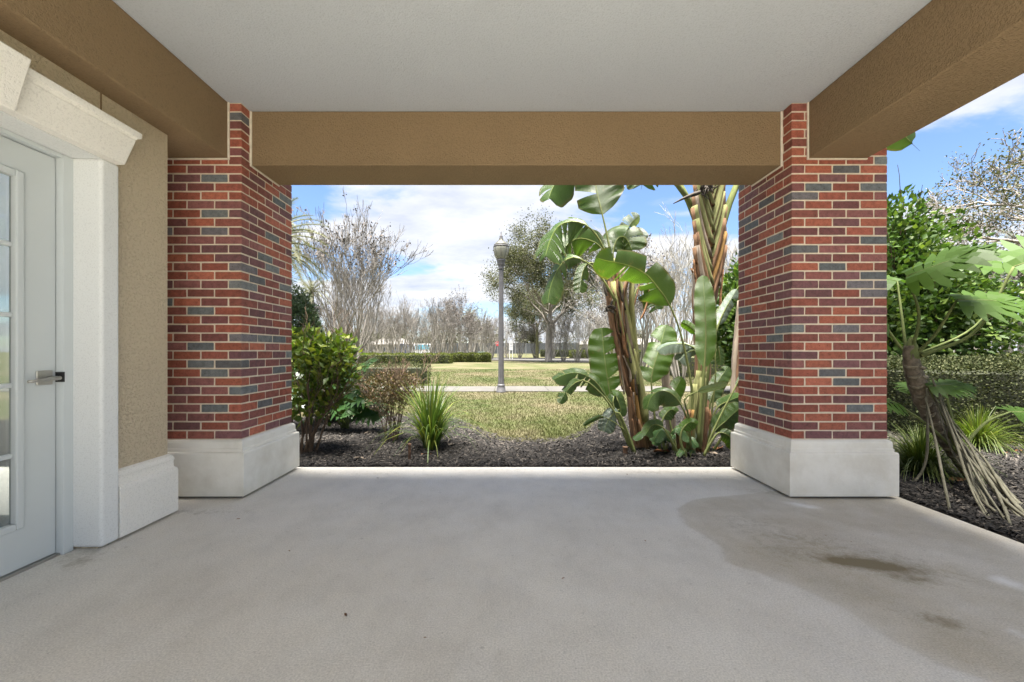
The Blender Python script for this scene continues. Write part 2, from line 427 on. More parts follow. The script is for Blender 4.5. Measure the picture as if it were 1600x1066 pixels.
# lawn blades
def blades(n, seed):
    r = np.random.default_rng(seed)
    y = 4.75 + (r.random(n) ** 1.7) * 20; x = y * r.uniform(-.62, .75, n)
    rt = r.random(n) < .12
    y = np.where(rt, r.uniform(6.5, 11, n), y); x = np.where(rt, y * r.uniform(.8, 1.3, n), x)
    ok = (y > ledge(x) + r.normal(0, .04, n)) & ~((y > sy0 - .03) & (y < sy1 + .03)); x, y = x[ok], y[ok]; n = len(x)
    a = r.uniform(0, 2 * np.pi, n); h = r.uniform(.018, .05, n); w = r.uniform(.003, .006, n) * (1 + y * .06); lean = r.uniform(.2, 1.1, n) * h
    c = np.stack([x, y, np.full(n, GZ)], 1)
    s = np.stack([np.cos(a), np.sin(a), np.zeros(n)], 1) * w[:, None]
    b = r.uniform(0, 2 * np.pi, n); tip = c + np.stack([np.cos(b) * lean, np.sin(b) * lean, h], 1)
    vs = np.stack([c - s, c + s, tip], 1).reshape(-1, 3)
    return vs, np.arange(n * 3).reshape(-1, 3)
def m_blade():
    n = NT('grass_blade'); p = n.pos()
    a = n.noise(p, .35, 6, .62); b = n.noise(p, 2.6, 6, .65)
    c = n.ramp(a, (.36, (.042, .062, .014)), (.46, (.074, .086, .026)), (.54, (.098, .096, .042)), (.62, (.132, .118, .060)))
    c = n.mix(n.math('MULTIPLY', n.ramp(b, (.45, 0.0), (.7, 1.0)), .5), c, (.135, .115, .068))
    c = n.mix(1.0, c, n.ramp(n.G().outputs['Random Per Island'], (0, .8), (1, 1.18)), 'MULTIPLY')
    n.col(c); n.set(.7, 0, .2); n.translucent(c, .3); return n.m
M['blade'] = m_blade()
vs, fs = blades(190000, 8)
tag(link('lawn_grass', np_mesh('lawn_grass', vs, fs), M['blade']), 'short yellow green lawn grass beyond the mulch', 'grass', kind='stuff')

# ------------------------------------------------------------------ patio slab with its stains
def m_patio():
    n = NT('patio_concrete'); p = n.pos()
    big = n.noise(p, .8, 6, .6); mid = n.noise(p, 5, 6, .65); fine = n.noise(p, 150, 3, .6); grit = n.noise(p, 420, 2)
    c = n.ramp(big, (.3, (.61, .575, .515)), (.7, (.71, .68, .62)))
    c = n.mix(n.math('MULTIPLY', n.ramp(mid, (.42, 0.0), (.72, 1.0)), .35), c, (.68, .665, .64))
    c = n.mix(1.0, c, n.ramp(fine, (.28, .76), (.7, 1.14)), 'MULTIPLY')
    c = n.mix(1.0, c, n.ramp(n.noise(p, 38, 3), (.24, .72), (.34, 1.0)), 'MULTIPLY')
    A = n.attr('stain'); S = n.N.new('ShaderNodeSeparateColor'); n.L.new(A.outputs['Color'], S.inputs[0])
    wv = n.math('ADD', S.outputs[0], n.math('MULTIPLY', n.math('SUBTRACT', n.noise(p, 6, 8, .72), .5), .22))
    wet = n.ramp(wv, (.44, 0.0), (.50, .75), (.72, 1.0))
    tide = n.ramp(wv, (.40, 0.0), (.455, 1.0), (.53, 0.0))
    wet = n.math('MULTIPLY', wet, n.ramp(n.noise(p, 2.2, 7, .68), (.34, .45), (.62, 1.0)))
    c = n.mix(n.math('MULTIPLY', wet, .88), c, n.mix(1.0, c, (.70, .655, .56), 'MULTIPLY'))
    c = n.mix(n.math('MULTIPLY', tide, .10), c, (.30, .26, .20))
    scuff = n.noise(n.pos((1, .7, 1)), 4.5, 8, .72)
    c = n.mix(1.0, c, n.ramp(scuff, (.3, .90), (.5, 1.0), (.75, 1.08)), 'MULTIPLY')
    speck = n.ramp(n.voro(p, 55), (.05, 1.0), (.09, 0.0))
    c = n.mix(n.math('MULTIPLY', n.math('MULTIPLY', speck, n.ramp(n.noise(p, 3.1, 4), (.5, 0.0), (.62, 1.0))), .45), c, (.14, .12, .09))
    dirt = n.math('MULTIPLY', n.ramp(n.math('ADD', S.outputs[1], n.math('MULTIPLY', n.math('SUBTRACT', n.noise(p, 22, 9, .78), .5), 1.7)), (.12, 0.0), (.95, 1.0)), .88)
    c = n.mix(dirt, c, (.16, .122, .055))
    pale = n.math('MULTIPLY', n.ramp(n.math('ADD', S.outputs[2], n.math('MULTIPLY', n.math('SUBTRACT', n.noise(p, 12, 6, .7), .5), .6)), (.4, 0.0), (.75, 1.0)), .65)
    c = n.mix(pale, c, (.80, .79, .77))
    n.col(c); n.set(.82, 0, .35)
    b = n.bump(fine, .45, .004); n.bump(grit, .3, .002, b); return n.m
M['patio'] = m_patio()
gx = np.arange(-5.0, SLAB_X + .001, .034); gy = np.concatenate([[-7.0, -5, -3, -1.5], np.arange(-.8, SLAB_Y + .001, .034)])  # slab extended unseen behind the camera to bounce sunlight into the porch
gx = np.append(gx, SLAB_X); gy = np.append(gy, SLAB_Y)
X, Y = np.meshgrid(gx, gy)
Z = np.zeros_like(X)
verts = np.stack([X.ravel(), Y.ravel(), Z.ravel()], 1); nx = len(gx)
idx = (np.arange(len(gy) - 1)[:, None] * nx + np.arange(nx - 1)[None, :]).ravel()
faces = np.stack([idx, idx + 1, idx + nx + 1, idx + nx], 1)
# skirt
b0 = len(verts)
ring = [(-5.0, -7.0), (SLAB_X, -7.0), (SLAB_X, SLAB_Y), (-5.0, SLAB_Y)]
sk = np.array([(x, y, z) for z in (-.0002, -.16) for x, y in ring])
verts = np.concatenate([verts, sk])
sf = np.array([(b0 + j, b0 + 4 + j, b0 + 4 + (j + 1) % 4, b0 + (j + 1) % 4) for j in range(4)])
faces = np.concatenate([faces, sf])
me = np_mesh('patio', verts, faces)
bx = np.interp(verts[:, 1], [-.8, .6, 1.2, 1.306, 1.375, 1.497, 1.683, 1.86, 2.04, 2.243, 2.49, 2.745, 2.93, 3.02, 3.2, 3.73], [1.9, 1.75, 1.62, 1.56, 1.47, 1.415, 1.40, 1.29, 1.115, 1.165, 1.09, 1.14, 1.36, 1.75, 2.4, 3.2])
wet = np.clip(.5 + (verts[:, 0] - bx) * 2.2, 0, 1)
def blob(px, py, rx, ry, ang=0, s=1.0):
    c = G(px, py, 0); dx, dy = verts[:, 0] - c.x, verts[:, 1] - c.y
    ca, sa = math.cos(ang), math.sin(ang); u, w_ = (dx * ca + dy * sa) / rx, (-dx * sa + dy * ca) / ry
    return s * np.exp(-(u * u + w_ * w_))
dirt = blob(1320, 878, .10, .035, -.2, .95) + blob(1375, 884, .16, .055, -.35, 1.0) + blob(1425, 905, .10, .03, -.3, .6) + blob(1340, 875, .45, .14, -.3, .34) + blob(1170, 815, .20, .12, -.3, .22) \
     + blob(1240, 840, .3, .07, -.4, .26) + blob(1478, 972, .06, .025, -.5, .62) + blob(1470, 970, .16, .06, -.5, .25) + blob(1050, 738, .5, .05, 0, .34) + blob(820, 734, .9, .03, 0, .24) + blob(560, 740, .5, .05, 0, .2) \
     + blob(120, 880, .06, .05, 0, .5) + blob(135, 866, .10, .07, .5, .35) + blob(300, 800, .4, .05, 0, .28) + blob(1210, 770, .25, .06, -.4, .3)
pale = blob(1255, 790, .16, .07, -.5, .75) + blob(1180, 772, .12, .05, -.5, .5) + blob(1575, 910, .10, .10, 0, .75) + blob(1590, 990, .06, .05, 0, .7) + blob(600, 775, .35, .12, .3, .35) + blob(1000, 790, .25, .15, 0, .35) + blob(1590, 800, .2, .03, -.9, .4)
ca = me.color_attributes.new('stain', 'FLOAT_COLOR', 'POINT')
arr = np.ones((len(verts), 4), np.float32); arr[:, 0] = wet; arr[:, 1] = dirt; arr[:, 2] = pale
ca.data.foreach_set('color', arr.ravel())
tag(link('patio', me, M['patio']), 'stained pale concrete patio slab under the porch', 'patio', kind='structure')

# ------------------------------------------------------------------ brick pillars
BP = (PW + .0102) / 3.5; MJ = .0102; BL = BP - MJ; BD = .5 * BP - MJ
BASE_TOP = .417; NC = 38; CH = (CEIL - .004 - BASE_TOP) / NC; BH = CH - MJ
rb_ = random.Random(11)
def brick_mesh(seed):
    r = random.Random(seed); c = .0026; mb = MB()
    hx, hy, hz = BL / 2, BD / 2, BH / 2
    j = lambda: r.uniform(-.0011, .0011)
    pts = []
    for z in (-1, 1):
        for inset, zz in (((0, hz - c), (c, hz)) if z > 0 else ((c, hz), (0, hz - c))):
            pts.append([(sx * (hx - inset - cx) + j(), sy * (hy - inset - cy) + j(), z * zz + j() * .6) for sx, sy, cx, cy in
                        ((-1, -1, c, 0), (1, -1, c, 0), (1, -1, 0, c), (1, 1, 0, c), (1, 1, c, 0), (-1, 1, c, 0), (-1, 1, 0, c), (-1, -1, 0, c))])
    mb.loft(pts); me = mb.mesh('brick'); me.materials.append(M['brick']); return me
BM = [brick_mesh(i) for i in range(6)]
REDS = [(.27, .080, .052), (.235, .072, .050), (.20, .068, .052), (.30, .092, .056), (.165, .062, .060), (.20, .080, .074), (.145, .066, .068), (.33, .105, .065), (.16, .072, .076), (.185, .066, .058)]
GREYS = [(.115, .125, .132), (.145, .155, .158), (.10, .10, .105), (.13, .12, .13)]
def brick_col(r):
    c = r.choice(GREYS) if r.random() < .135 else r.choice(REDS)
    k = r.uniform(.95, 1.35); return (c[0] * k, c[1] * k, c[2] * k, 1)
def ring_rect(x0, x1, y0, y1, p, z): return [(x0 - p, y0 - p, z), (x1 + p, y0 - p, z), (x1 + p, y1 + p, z), (x0 - p, y1 + p, z)]
def pillar(x0, inner, label, seed):
    x1, y0, y1 = x0 + PW, PY0, PY0 + PW; xc, yc = x0 + PW / 2, y0 + PW / 2
    r = random.Random(seed)
    t = thing('brick_pillar', label, 'pillar', (xc, yc, 0), 'brick pillars at the corners of the porch')
    part('mortar', MB().box(x0 + .0032, x1 - .0032, y0 + .0032, y1 - .0032, BASE_TOP - .01, CEIL - .003), M['mortar'], t)
    back = MB()
    for k in range(NC):
        z = BASE_TOP + MJ * .6 + k * CH + BH / 2
        mir = k % 2 == 1
        L = []
        for i in range(3):
            L.append(('front', x0 + .5 * BP + i * BP + BL / 2, y0 + BD / 2, 0))
            L.append(('right', x1 - BD / 2, y0 + .5 * BP + i * BP + BL / 2, 1))
            L.append(('back', x1 - .5 * BP - i * BP - BL / 2, y1 - BD / 2, 0))
            L.append(('left', x0 + BD / 2, y1 - .5 * BP - i * BP - BL / 2, 1))
        for s, x, y, rot in L:
            if mir: x = 2 * xc - x; s = {'left': 'right', 'right': 'left'}.get(s, s)
            corner = s not in ('front', inner, 'back') and y < y0 + BP
            if s == 'front' or s == inner or corner or (s == 'back' and ((x < x0 + BP) if inner == 'left' else (x > x1 - BP))):
                o = bpy.data.objects.new('brick', BM[r.randrange(6)]); COL.objects.link(o); o.parent = t
                o.location = (x - xc + r.uniform(-.0012, .0012), y - yc + r.uniform(-.0012, .0012), z + r.uniform(-.001, .001))
                o.rotation_euler = (r.uniform(-.004, .004), r.uniform(-.004, .004), (math.pi / 2 if rot else 0) + (math.pi if r.random() < .5 else 0) + r.uniform(-.004, .004))
                o.color = brick_col(r)
            else:
                hx, hy = (BD / 2, BL / 2) if rot else (BL / 2, BD / 2)
                back.box(x - hx, x + hx, y - hy, y + hy, z - BH / 2, z + BH / 2)
    o = part('brick_courses', back, M['brick'], t); o['kind'] = 'stuff'; o.color = (.22, .06, .04, 1)
    b = MB(); prof = [(.022, .016), (.045, .020), (.045, .318), (.041, .330), (.027, .333), (.027, .352), (.022, .358), (.021, .396), (.014, .410), (.002, .4165)]
    b.loft([ring_rect(x0, x1, y0, y1, p, z) for p, z in prof])
    bo = bevel(part('base', b, M['cast_stone'], t), .0022)
    part('foot', MB().box(x0 + .0, x1 - .0, y0 + .0, y1 - .0, .0, .03), M['dark'], t, parent=bo)  # near-black colour puts in the shade of the gap under the base
    return t
pillar(PR0, 'left', 'red brick pillar on a cast stone base beside the leaning philodendron', 3)
pillar(PL1 - PW, 'right', 'red brick pillar on a cast stone base beside the door wall', 8)

# ------------------------------------------------------------------ roof and beams
RB = -.33
t = thing('porch_roof', 'flat pale textured ceiling spanning the porch between the beams', 'roof', (0, 1.6, CEIL))
part('ceiling', MB().box(-2.9, 2.60, RB, 3.52, CEIL, CEIL + .05), M['ceiling'], t)
part('roof_deck', MB().box(-2.95, 3.2, RB, 3.66, CEIL + .053, CEIL + .25), M['stucco_beam'], t)  # right overhang added out of view to keep sun off the slab edge
def beam(label, x0, x1, y0, y1, strips):
    c = ((x0 + x1) / 2, (y0 + y1) / 2, BEAM_Z)
    t = thing('porch_beam', label, 'beam', c, 'stucco beams under the porch ceiling')
    bevel(part('beam_body', MB().box(x0, x1, y0, y1, BEAM_Z, CEIL - .002), M['stucco_beam'], t), .008)
    for s in strips: bevel(part('caulk', MB().box(*s), M['caulk'], t), .003, 1)
LBX, RBX0, RBX1, FY0, FY1 = -2.026, 2.163, 2.585, 3.065, 3.44
k = .011
beam('brown stucco beam running from the left brick pillar above the door wall', -2.9, LBX, RB, PY0 - .002,
     [(LBX, LBX + k, PY0 - .014, PY0 + .002, BEAM_Z - k, CEIL - .004), (-2.63, LBX - .001, PY0 - .016, PY0 + .002, BEAM_Z - k, BEAM_Z - .001)])
beam('brown stucco beam running along the open garden side of the porch', RBX0, RBX1, RB, PY0 - .002,
     [(RBX0 - k, RBX0, PY0 - .014, PY0 + .002, BEAM_Z - k, CEIL - .004), (RBX0 + .001, RBX1, PY0 - .014, PY0 + .002, BEAM_Z - k, BEAM_Z - .001)])
beam('brown stucco beam spanning between the two brick pillars', PL1 + .002, PR0 - .002, FY0, FY1,
     [(PL1 - .002, PL1 + .014, FY0 - k, FY0, BEAM_Z - k, CEIL - .004), (PL1 - .002, PL1 + .014, FY0 + .001, FY1, BEAM_Z - k, BEAM_Z - .001),
      (PR0 - .014, PR0 + .002, FY0 - k, FY0, BEAM_Z - k, CEIL - .004), (PR0 - .014, PR0 + .002, FY0 + .001, FY1, BEAM_Z - k, BEAM_Z - .001)])

# ------------------------------------------------------------------ the house with its door
h = thing('house', 'tan stucco house wall with a white framed glass door', 'house', (-3.5, 0, 0))
D0, D1, DX, DTOP = 1.207, 2.117, -2.342, 2.05        # door leaf along the wall, its face, its head
HT = 6.2; WY1 = 2.64  # wall height out of view, made tall to block the sun
w = MB()
w.box(-2.55, WALLX, 2.19, WY1, 0, HT); w.box(-2.55, WALLX, -4.0, 1.134, 0, HT); w.box(-2.55, WALLX, 1.134, 2.19, 2.09, HT)
part('wall', w, M['stucco_wall'], h)
part('house_block', MB().box(-9, -3.6, -4.0, WY1 - .01, 0, HT).box(-3.6, -2.551, -4.0, WY1 - .01, 2.6, HT), M['stucco_wall'], h)
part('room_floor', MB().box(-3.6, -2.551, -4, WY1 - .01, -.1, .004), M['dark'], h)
part('control_joint', MB().box(WALLX - .002, WALLX + .003, 2.205, 2.212, 2.27, 2.45), M['stucco_beam'], h)
# baseboard at the corner of the wall
bb = MB()
prof = [(.012, .012), (.04, .016), (.04, .283), (.035, .30), (.024, .306), (.023, .345), (.028, .36), (.018, .382), (.0, .392)]
bb.loft([[(-2.5, 2.279, z), (WALLX + p, 2.279, z), (WALLX + p, WY1 + p, z), (-2.5, WY1 + p, z)] for p, z in prof])
bevel(part('baseboard', bb, M['lintel_white'], h), .005)
# surround, jambs, head
TX = -2.16
su = MB()
for a, b_ in ((2.171, 2.276), (2 * DOORC - 2.276, 2 * DOORC - 2.171)):
    su.box(-2.50, TX, a, b_, .012, 2.085)
sur = bevel(part('door_surround', su, M['trim_white'], h), .016, 3)
fr = MB(); fr.box(-2.47, -2.307, D1 + .004, 2.1725, 0, 2.075); fr.box(-2.47, -2.307, 2 * DOORC - 2.1725, D0 - .004, 0, 2.075)
fr.box(-2.47, -2.3075, D0 - .0035, D1 + .0035, DTOP + .004, 2.0755)
part('door_head', MB().box(-2.49, TX - .004, 2 * DOORC - 2.17, 2.17, 2.0765, 2.0815), M['trim_white'], h)
bevel(part('door_frame', fr, M['door_paint'], h), .004)
part('threshold', MB().box(-2.5, DX + .02, D0 - .003, D1 + .003, 0, .012), M['steel'], h)
# lintel with splayed ends, cap and keystone
def lint(z0, z1, y0b, y1b, y0t, y1t, xb, xt):
    mb = MB(); rings = []
    for z, ya, yb, xo in ((z0, y0b, y1b, xb), (z1, y0t, y1t, xt)):
        rings.append([(WALLX - .05, ya, z), (xo, ya, z), (xo, yb, z), (WALLX - .05, yb, z)])
    return mb.loft(rings)
yb, yt = 2.262 - DOORC, 2.298 - DOORC
li = bevel(part('lintel', lint(2.082, 2.235, DOORC - yb, DOORC + yb, DOORC - yt, DOORC + yt, -2.118, -2.088), M['lintel_white'], h), .006)
cp = MB(); yc2 = yt + .004
cp.loft([[(WALLX - .05, DOORC - yy, z), (xo, DOORC - yy, z), (xo, DOORC + yy, z), (WALLX - .05, DOORC + yy, z)] for z, yy, xo in ((2.2355, yc2 - .006, -2.092), (2.248, yc2, -2.084), (2.252, yc2 + .012, -2.074), (2.280, yc2 + .014, -2.072), (2.284, yc2 + .010, -2.076))])
part('cap_moulding', cp, M['lintel_white'], h, parent=li)
bevel(part('keystone', lint(2.06, 2.30, DOORC - .058, DOORC + .058, DOORC - .088, DOORC + .088, -2.068, -2.035), M['lintel_white'], h, parent=li), .006)
# door leaf: stiles and rails round a 3 x 5 glazed opening
d = MB(); GY0, GY1, GZ0, GZ1 = D0 + .165, D1 - .165, .225, 1.895
O4 = [(D0, .014), (D1, .014), (D1, DTOP), (D0, DTOP)]; I4 = [(GY0, GZ0), (GY1, GZ0), (GY1, GZ1), (GY0, GZ1)]
d.add([(x, y, z) for x in (DX, -2.386) for q in (O4, I4) for y, z in q], [f_ for j in range(4) for k2 in [(j + 1) % 4] for f_ in ((j, k2, 4 + k2, 4 + j), (8 + k2, 8 + j, 12 + j, 12 + k2), (j, 8 + j, 8 + k2, k2), (4 + k2, 12 + k2, 12 + j, 4 + j))])
dr = bevel(part('door', d, M['door_paint'], h), .002, 1)
mo = MB(); fw = .032; xo = DX + .011
for y0_, y1_, z0_, z1_ in ((GY0 - fw + .01, GY0 + .012, GZ0 - .02, GZ1 + .02), (GY1 - .012, GY1 + fw - .01, GZ0 - .02, GZ1 + .02)): mo.box(DX - .03, xo, y0_, y1_, z0_, z1_)
for z0_, z1_ in ((GZ0 - .022, GZ0 + .012), (GZ1 - .012, GZ1 + .022)): mo.box(DX - .03, xo - .0004, GY0 + .0122, GY1 - .0122, z0_, z1_)
bevel(part('glazing_frame', mo, M['door_paint'], h, parent=dr), .006, 2)
n = NT('door_glass'); n.col((.55, .60, .58)); n.set(.03, 0, .6); n.b.inputs['Transmission Weight'].default_value = .75; n.b.inputs['IOR'].default_value = 1.5
M['glass'] = n.m
M['blind'] = m_plain('blind_fabric', (.36, .38, .34), .9)
pw, ph = (GY1 - GY0) / 3, (GZ1 - GZ0) / 5
for i in range(3):
    for j in range(5):
        part('pane', MB().box(DX - .022, DX - .016, GY0 + i * pw + .008, GY0 + (i + 1) * pw - .008, GZ0 + j * ph + .008, GZ0 + (j + 1) * ph - .008), M['glass'], h, parent=dr)
for i in (1, 2): bevel(part('muntin', MB().box(DX - .03, DX - .004, GY0 + i * pw - .011, GY0 + i * pw + .011, GZ0 + .0121, GZ1 - .0121), M['door_paint'], h, parent=dr), .004, 1)
for j in range(1, 5): bevel(part('muntin', MB().box(DX - .0295, DX - .0035, GY0 + .0121, GY1 - .0121, GZ0 + j * ph - .011, GZ0 + j * ph + .011), M['door_paint'], h, parent=dr), .004, 1)
# lever handle on a square rose
hz, hy = .922, D1 - .055
ha = MB().box(DX, DX + .008, hy - .036, hy + .036, hz - .036, hz + .036)
ho = bevel(part('handle', ha, M['steel'], h, parent=dr), .002, 1)
lv = MB().tube([(DX + .006, hy + .018, hz - .004), (DX + .05, hy + .018, hz - .004)], .011, 10).tube([(DX + .05, hy + .030, hz - .003), (DX + .052, hy - .03, hz - .006), (DX + .05, hy - .085, hz - .012), (DX + .045, hy - .105, hz - .013)], [.010, .0085, .008, .007], 8)
lv2 = link('lever', lv.mesh('lever', True), M['steel'], dr, h.location)
part('strike', MB().box(-2.345, -2.3055, D1 - .002, D1 + .010, hz - .026, hz + .026), M['dark'], h, parent=dr)
# ------------------------------------------------------------------ lamp post
lb = G(783, 613.2); lb.z = GZ
M['lamp_metal'] = m_plain('lamp_metal', (.10, .098, .105), .55, .2, .15, 12)
n = NT('lamp_globe'); n.col((.34, .34, .28)); n.set(.25, 0, .4); n.b.inputs['Transmission Weight'].default_value = .35; M['globe'] = n.m
n = NT('lamp_globe_cap'); n.col((.15, .15, .125)); n.set(.35, 0, .4); n.b.inputs['Transmission Weight'].default_value = .3; M['globe_dark'] = n.m
t = thing('lamp_post', 'grey fluted lamp post with an acorn glass globe beside the sidewalk', 'lamp post', lb)
def fl(r, n=12): return [(r * (1 + (.09 if j % 2 else -.05)) * math.cos(math.pi * j / n), r * (1 + (.09 if j % 2 else -.05)) * math.sin(math.pi * j / n)) for j in range(2 * n)]
mb = MB(); mb.loft([[(lb.x + a, lb.y + b, lb.z + z) for a, b in fl(r)] for r, z in ((.082, .14), (.072, .4), (.066, 1.5), (.057, 3.28))])
part('pole', mb, M['lamp_metal'], t)
part('base', MB().lathe([(.13, -.04), (.13, .03), (.118, .05), (.112, .12), (.095, .16), (.10, .175), (.10, .20), (.082, .22)], lb, 20), M['lamp_metal'], t, True)
part('collar', MB().lathe([(.058, 3.27), (.075, 3.29), (.062, 3.31), (.085, 3.38), (.10, 3.42), (.092, 3.45), (.115, 3.49), (.12, 3.53), (.10, 3.55)], lb, 20), M['lamp_metal'], t, True)
gl = link('globe', MB().lathe([(.10, 3.54), (.13, 3.58), (.175, 3.68), (.198, 3.79), (.20, 3.84), (.195, 3.87)], lb, 24).mesh('globe', True), M['globe'], t, lb)
part('band', MB().lathe([(.196, 3.865), (.206, 3.872), (.206, 3.893), (.196, 3.90)], lb, 24), M['lamp_metal'], t, True, gl)
part('globe_cap', MB().lathe([(.195, 3.898), (.178, 3.945), (.13, 3.995), (.075, 4.025), (.062, 4.05), (.066, 4.07), (.045, 4.085)], lb, 24), M['globe_dark'], t, True, gl)
for j in range(8):
    a = j * math.pi / 4; ca_, sa_ = math.cos(a), math.sin(a)
    part('rib', MB().tube([(lb.x + ca_ * r, lb.y + sa_ * r, lb.z + z) for r, z in ((.104, 3.54), (.134, 3.58), (.179, 3.68), (.202, 3.79), (.204, 3.87), (.182, 3.945), (.134, 3.997), (.078, 4.03))], .0045, 4), M['lamp_metal'], t, parent=gl)
part('finial', MB().lathe([(.046, 4.08), (.06, 4.09), (.034, 4.11), (.05, 4.14), (.026, 4.18), (.014, 4.26), (.002, 4.33)], lb, 12), M['lamp_metal'], t, True)

# ------------------------------------------------------------------ giant bird of paradise: leaves traced as midribs
def spline(pts, n):
    pts = [Vector(p) for p in pts]; Q = [pts[0] * 2 - pts[1]] + pts + [pts[-1] * 2 - pts[-2]]
    L = [0]
    for a, b in zip(pts, pts[1:]): L.append(L[-1] + (b - a).length)
    out = []
    for i in range(n):
        s = L[-1] * i / (n - 1); j = 0
        while j < len(pts) - 2 and s > L[j + 1]: j += 1
        u = (s - L[j]) / max(1e-6, L[j + 1] - L[j]); p0, p1, p2, p3 = Q[j:j + 4]
        out.append(.5 * ((2 * p1) + (p2 - p0) * u + (2 * p0 - 5 * p1 + 4 * p2 - p3) * u * u + (3 * p1 - p0 - 3 * p2 + p3) * u ** 3))
    return out
def wprof(t, tip=.9):
    a = min(1, t / .16) ** .55; b = max(0, 1 - max(0, (t - .55) / .45) ** 2.4) ** .5
    return a * b
def blade_mesh(mid, hw, facing, roll, fold, droop, tears, seed, asym=(1, 1)):
    """paddle blade on a midrib: two halves, each split at its tears"""
    r = random.Random(seed); n = len(mid); V = []; Fc = []; UV = []
    for si, sgn in enumerate((-1, 1)):
        cuts = [0] + sorted(r.sample(range(2, n - 2), min(tears[si], n - 5))) + [n - 1]
        for a, b in zip(cuts, cuts[1:]):
            tornA, tornB = a != 0, b != n - 1
            xd = r.uniform(-.05, .30) if (tornA or tornB) else 0
            wk = r.uniform(.82, 1.0) if (tornA or tornB) else 1
            b0 = len(V); cnt = b - a + 1; A = 6
            for i in range(a, b + 1):
                t = i / (n - 1); tan = (mid[min(i + 1, n - 1)] - mid[max(i - 1, 0)]).normalized()
                nr = Matrix.Rotation(roll, 3, tan) @ facing; nr = (nr - tan * nr.dot(tan)).normalized()
                lat = tan.cross(nr).normalized() * sgn
                w_ = hw * wprof(t) * asym[si] * wk
                for k in range(A):
                    u = k / (A - 1)
                    ang = fold + (xd + .1 * math.sin(3 * t + si)) * u
                    d = lat * math.cos(ang) + nr * math.sin(-ang)
                    p = mid[i] + d * (w_ * u) + Vector((0, 0, -1)) * (droop * w_ * u * u)
                    # lateral veins sweep forward; torn strips pull apart at the margin
                    p += tan * (.28 * w_ * u)
                    if cnt > 1 and (tornA or tornB):
                        c = (i - a) / (cnt - 1) - .5
                        p -= tan * (c * u * .30 * (mid[b] - mid[a]).length / 1.0) * (1 if (tornA and c < 0) or (tornB and c > 0) else .2)
                    p += nr * (.05 * w_ * math.sin(i * 1.3 + seed) * u)
                    V.append(p); UV.append((t * 4, u))
            for i in range(cnt - 1):
                for k in range(A - 1):
                    q = (b0 + i * A + k, b0 + (i + 1) * A + k, b0 + (i + 1) * A + k + 1, b0 + i * A + k + 1)
                    Fc.append(q if sgn > 0 else q[::-1])
    me = bpy.data.meshes.new('leaf'); me.from_pydata([tuple(p) for p in V], [], Fc)
    uvl = me.uv_layers.new(name='UVMap')
    for l in me.loops: uvl.data[l.index].uv = UV[l.vertex_index]
    me.polygons.foreach_set('use_smooth', [True] * len(me.polygons)); me.update(); return me
VIEW = Vector((0, -1, 0))
def bop_leaf(root, pts, k, hw, Y, mat='bop_leaf', roll=0, fold=.25, droop=.15, tears=(0, 0), seed=1, dy=0, pr=.016, asym=(1, 1), pn=None):
    """pts: photo pixels of petiole then midrib; blade starts at pts[k]; Y depth at its start, dy depth change to the tip"""
    m = len(pts) - 1
    W3 = [P(px, py, Y + dy * i / m) for i, (px, py) in enumerate(pts)]
    full = spline(W3, 60)
    # index where the blade starts
    ds = [(q - W3[k]).length for q in full]; i0 = ds.index(min(ds))
    mid = spline(full[i0::3] if len(full[i0::3]) > 3 else full[i0:], 30)
    hwm = hw / F * (Y + dy * .6)
    facing = (Vector((0, 0, CAMH + .2)) - mid[10]); facing.z *= .3; facing.normalize()
    me = blade_mesh(mid, hwm, facing, roll, fold, droop, tears, seed, asym)
    lf = link('leaf', me, M[mat], root, root.location)
    pet = MB(); nn = 18; step = spline(full, nn)
    e = i0 / 59
    rs = [max(.0016, pr * (1 - .45 * (i / (nn - 1)) / max(e, .05)) if i / (nn - 1) < e else pr * .5 * (1 - (i / (nn - 1) - e) / (1 - e + 1e-6)) ** .9) for i in range(nn)]
    step = [p + Vector((0, .004, -.002)) for p in step]
    part('petiole', pet.tube(step, rs, 6), M['petiole'] if mat != 'dead_leaf' else M['dead_leaf'], root, True, lf)
    return lf
def strip_sheath(mb, pts, w0, w1, Y, curl=.5, bulge=.02):
    """one clasping leaf base: a curved strip that follows pixel points"""
    S = spline([P(px, py, Y) for px, py in pts], 9); rings = []
    for i, p in enumerate(S):
        t = i / 8; w_ = (w0 + (w1 - w0) * t) / F * Y * (1 if t > .08 else .7); tan = (S[min(i + 1, 8)] - S[max(i - 1, 0)]).normalized()
        side = tan.cross(Vector((0, -1, 0))).normalized(); out = Vector((0, -1, 0))
        top = [p + side * (w_ * a) + out * (bulge * (1 - a * a) - curl * bulge * abs(a)) for a in (-1, -.6, -.2, .2, .6, 1)]
        rings.append(top + [q - out * .008 for q in top[::-1]])
    mb.loft(rings)

def px_trunk(pts, Y, n=10, seg=24, wob=.08, seed=1):
    """trunk through (px, py, half width px)"""
    r = random.Random(seed); mb = MB(); C = spline([P(a, b, Y) for a, b, c in pts], seg)
    ws = np.interp(np.linspace(0, 1, seg), np.linspace(0, 1, len(pts)), [c / F * Y for a, b, c in pts])
    mb.tube(C, [float(w_) * (1 + r.uniform(-wob, wob)) for w_ in ws], n); return mb

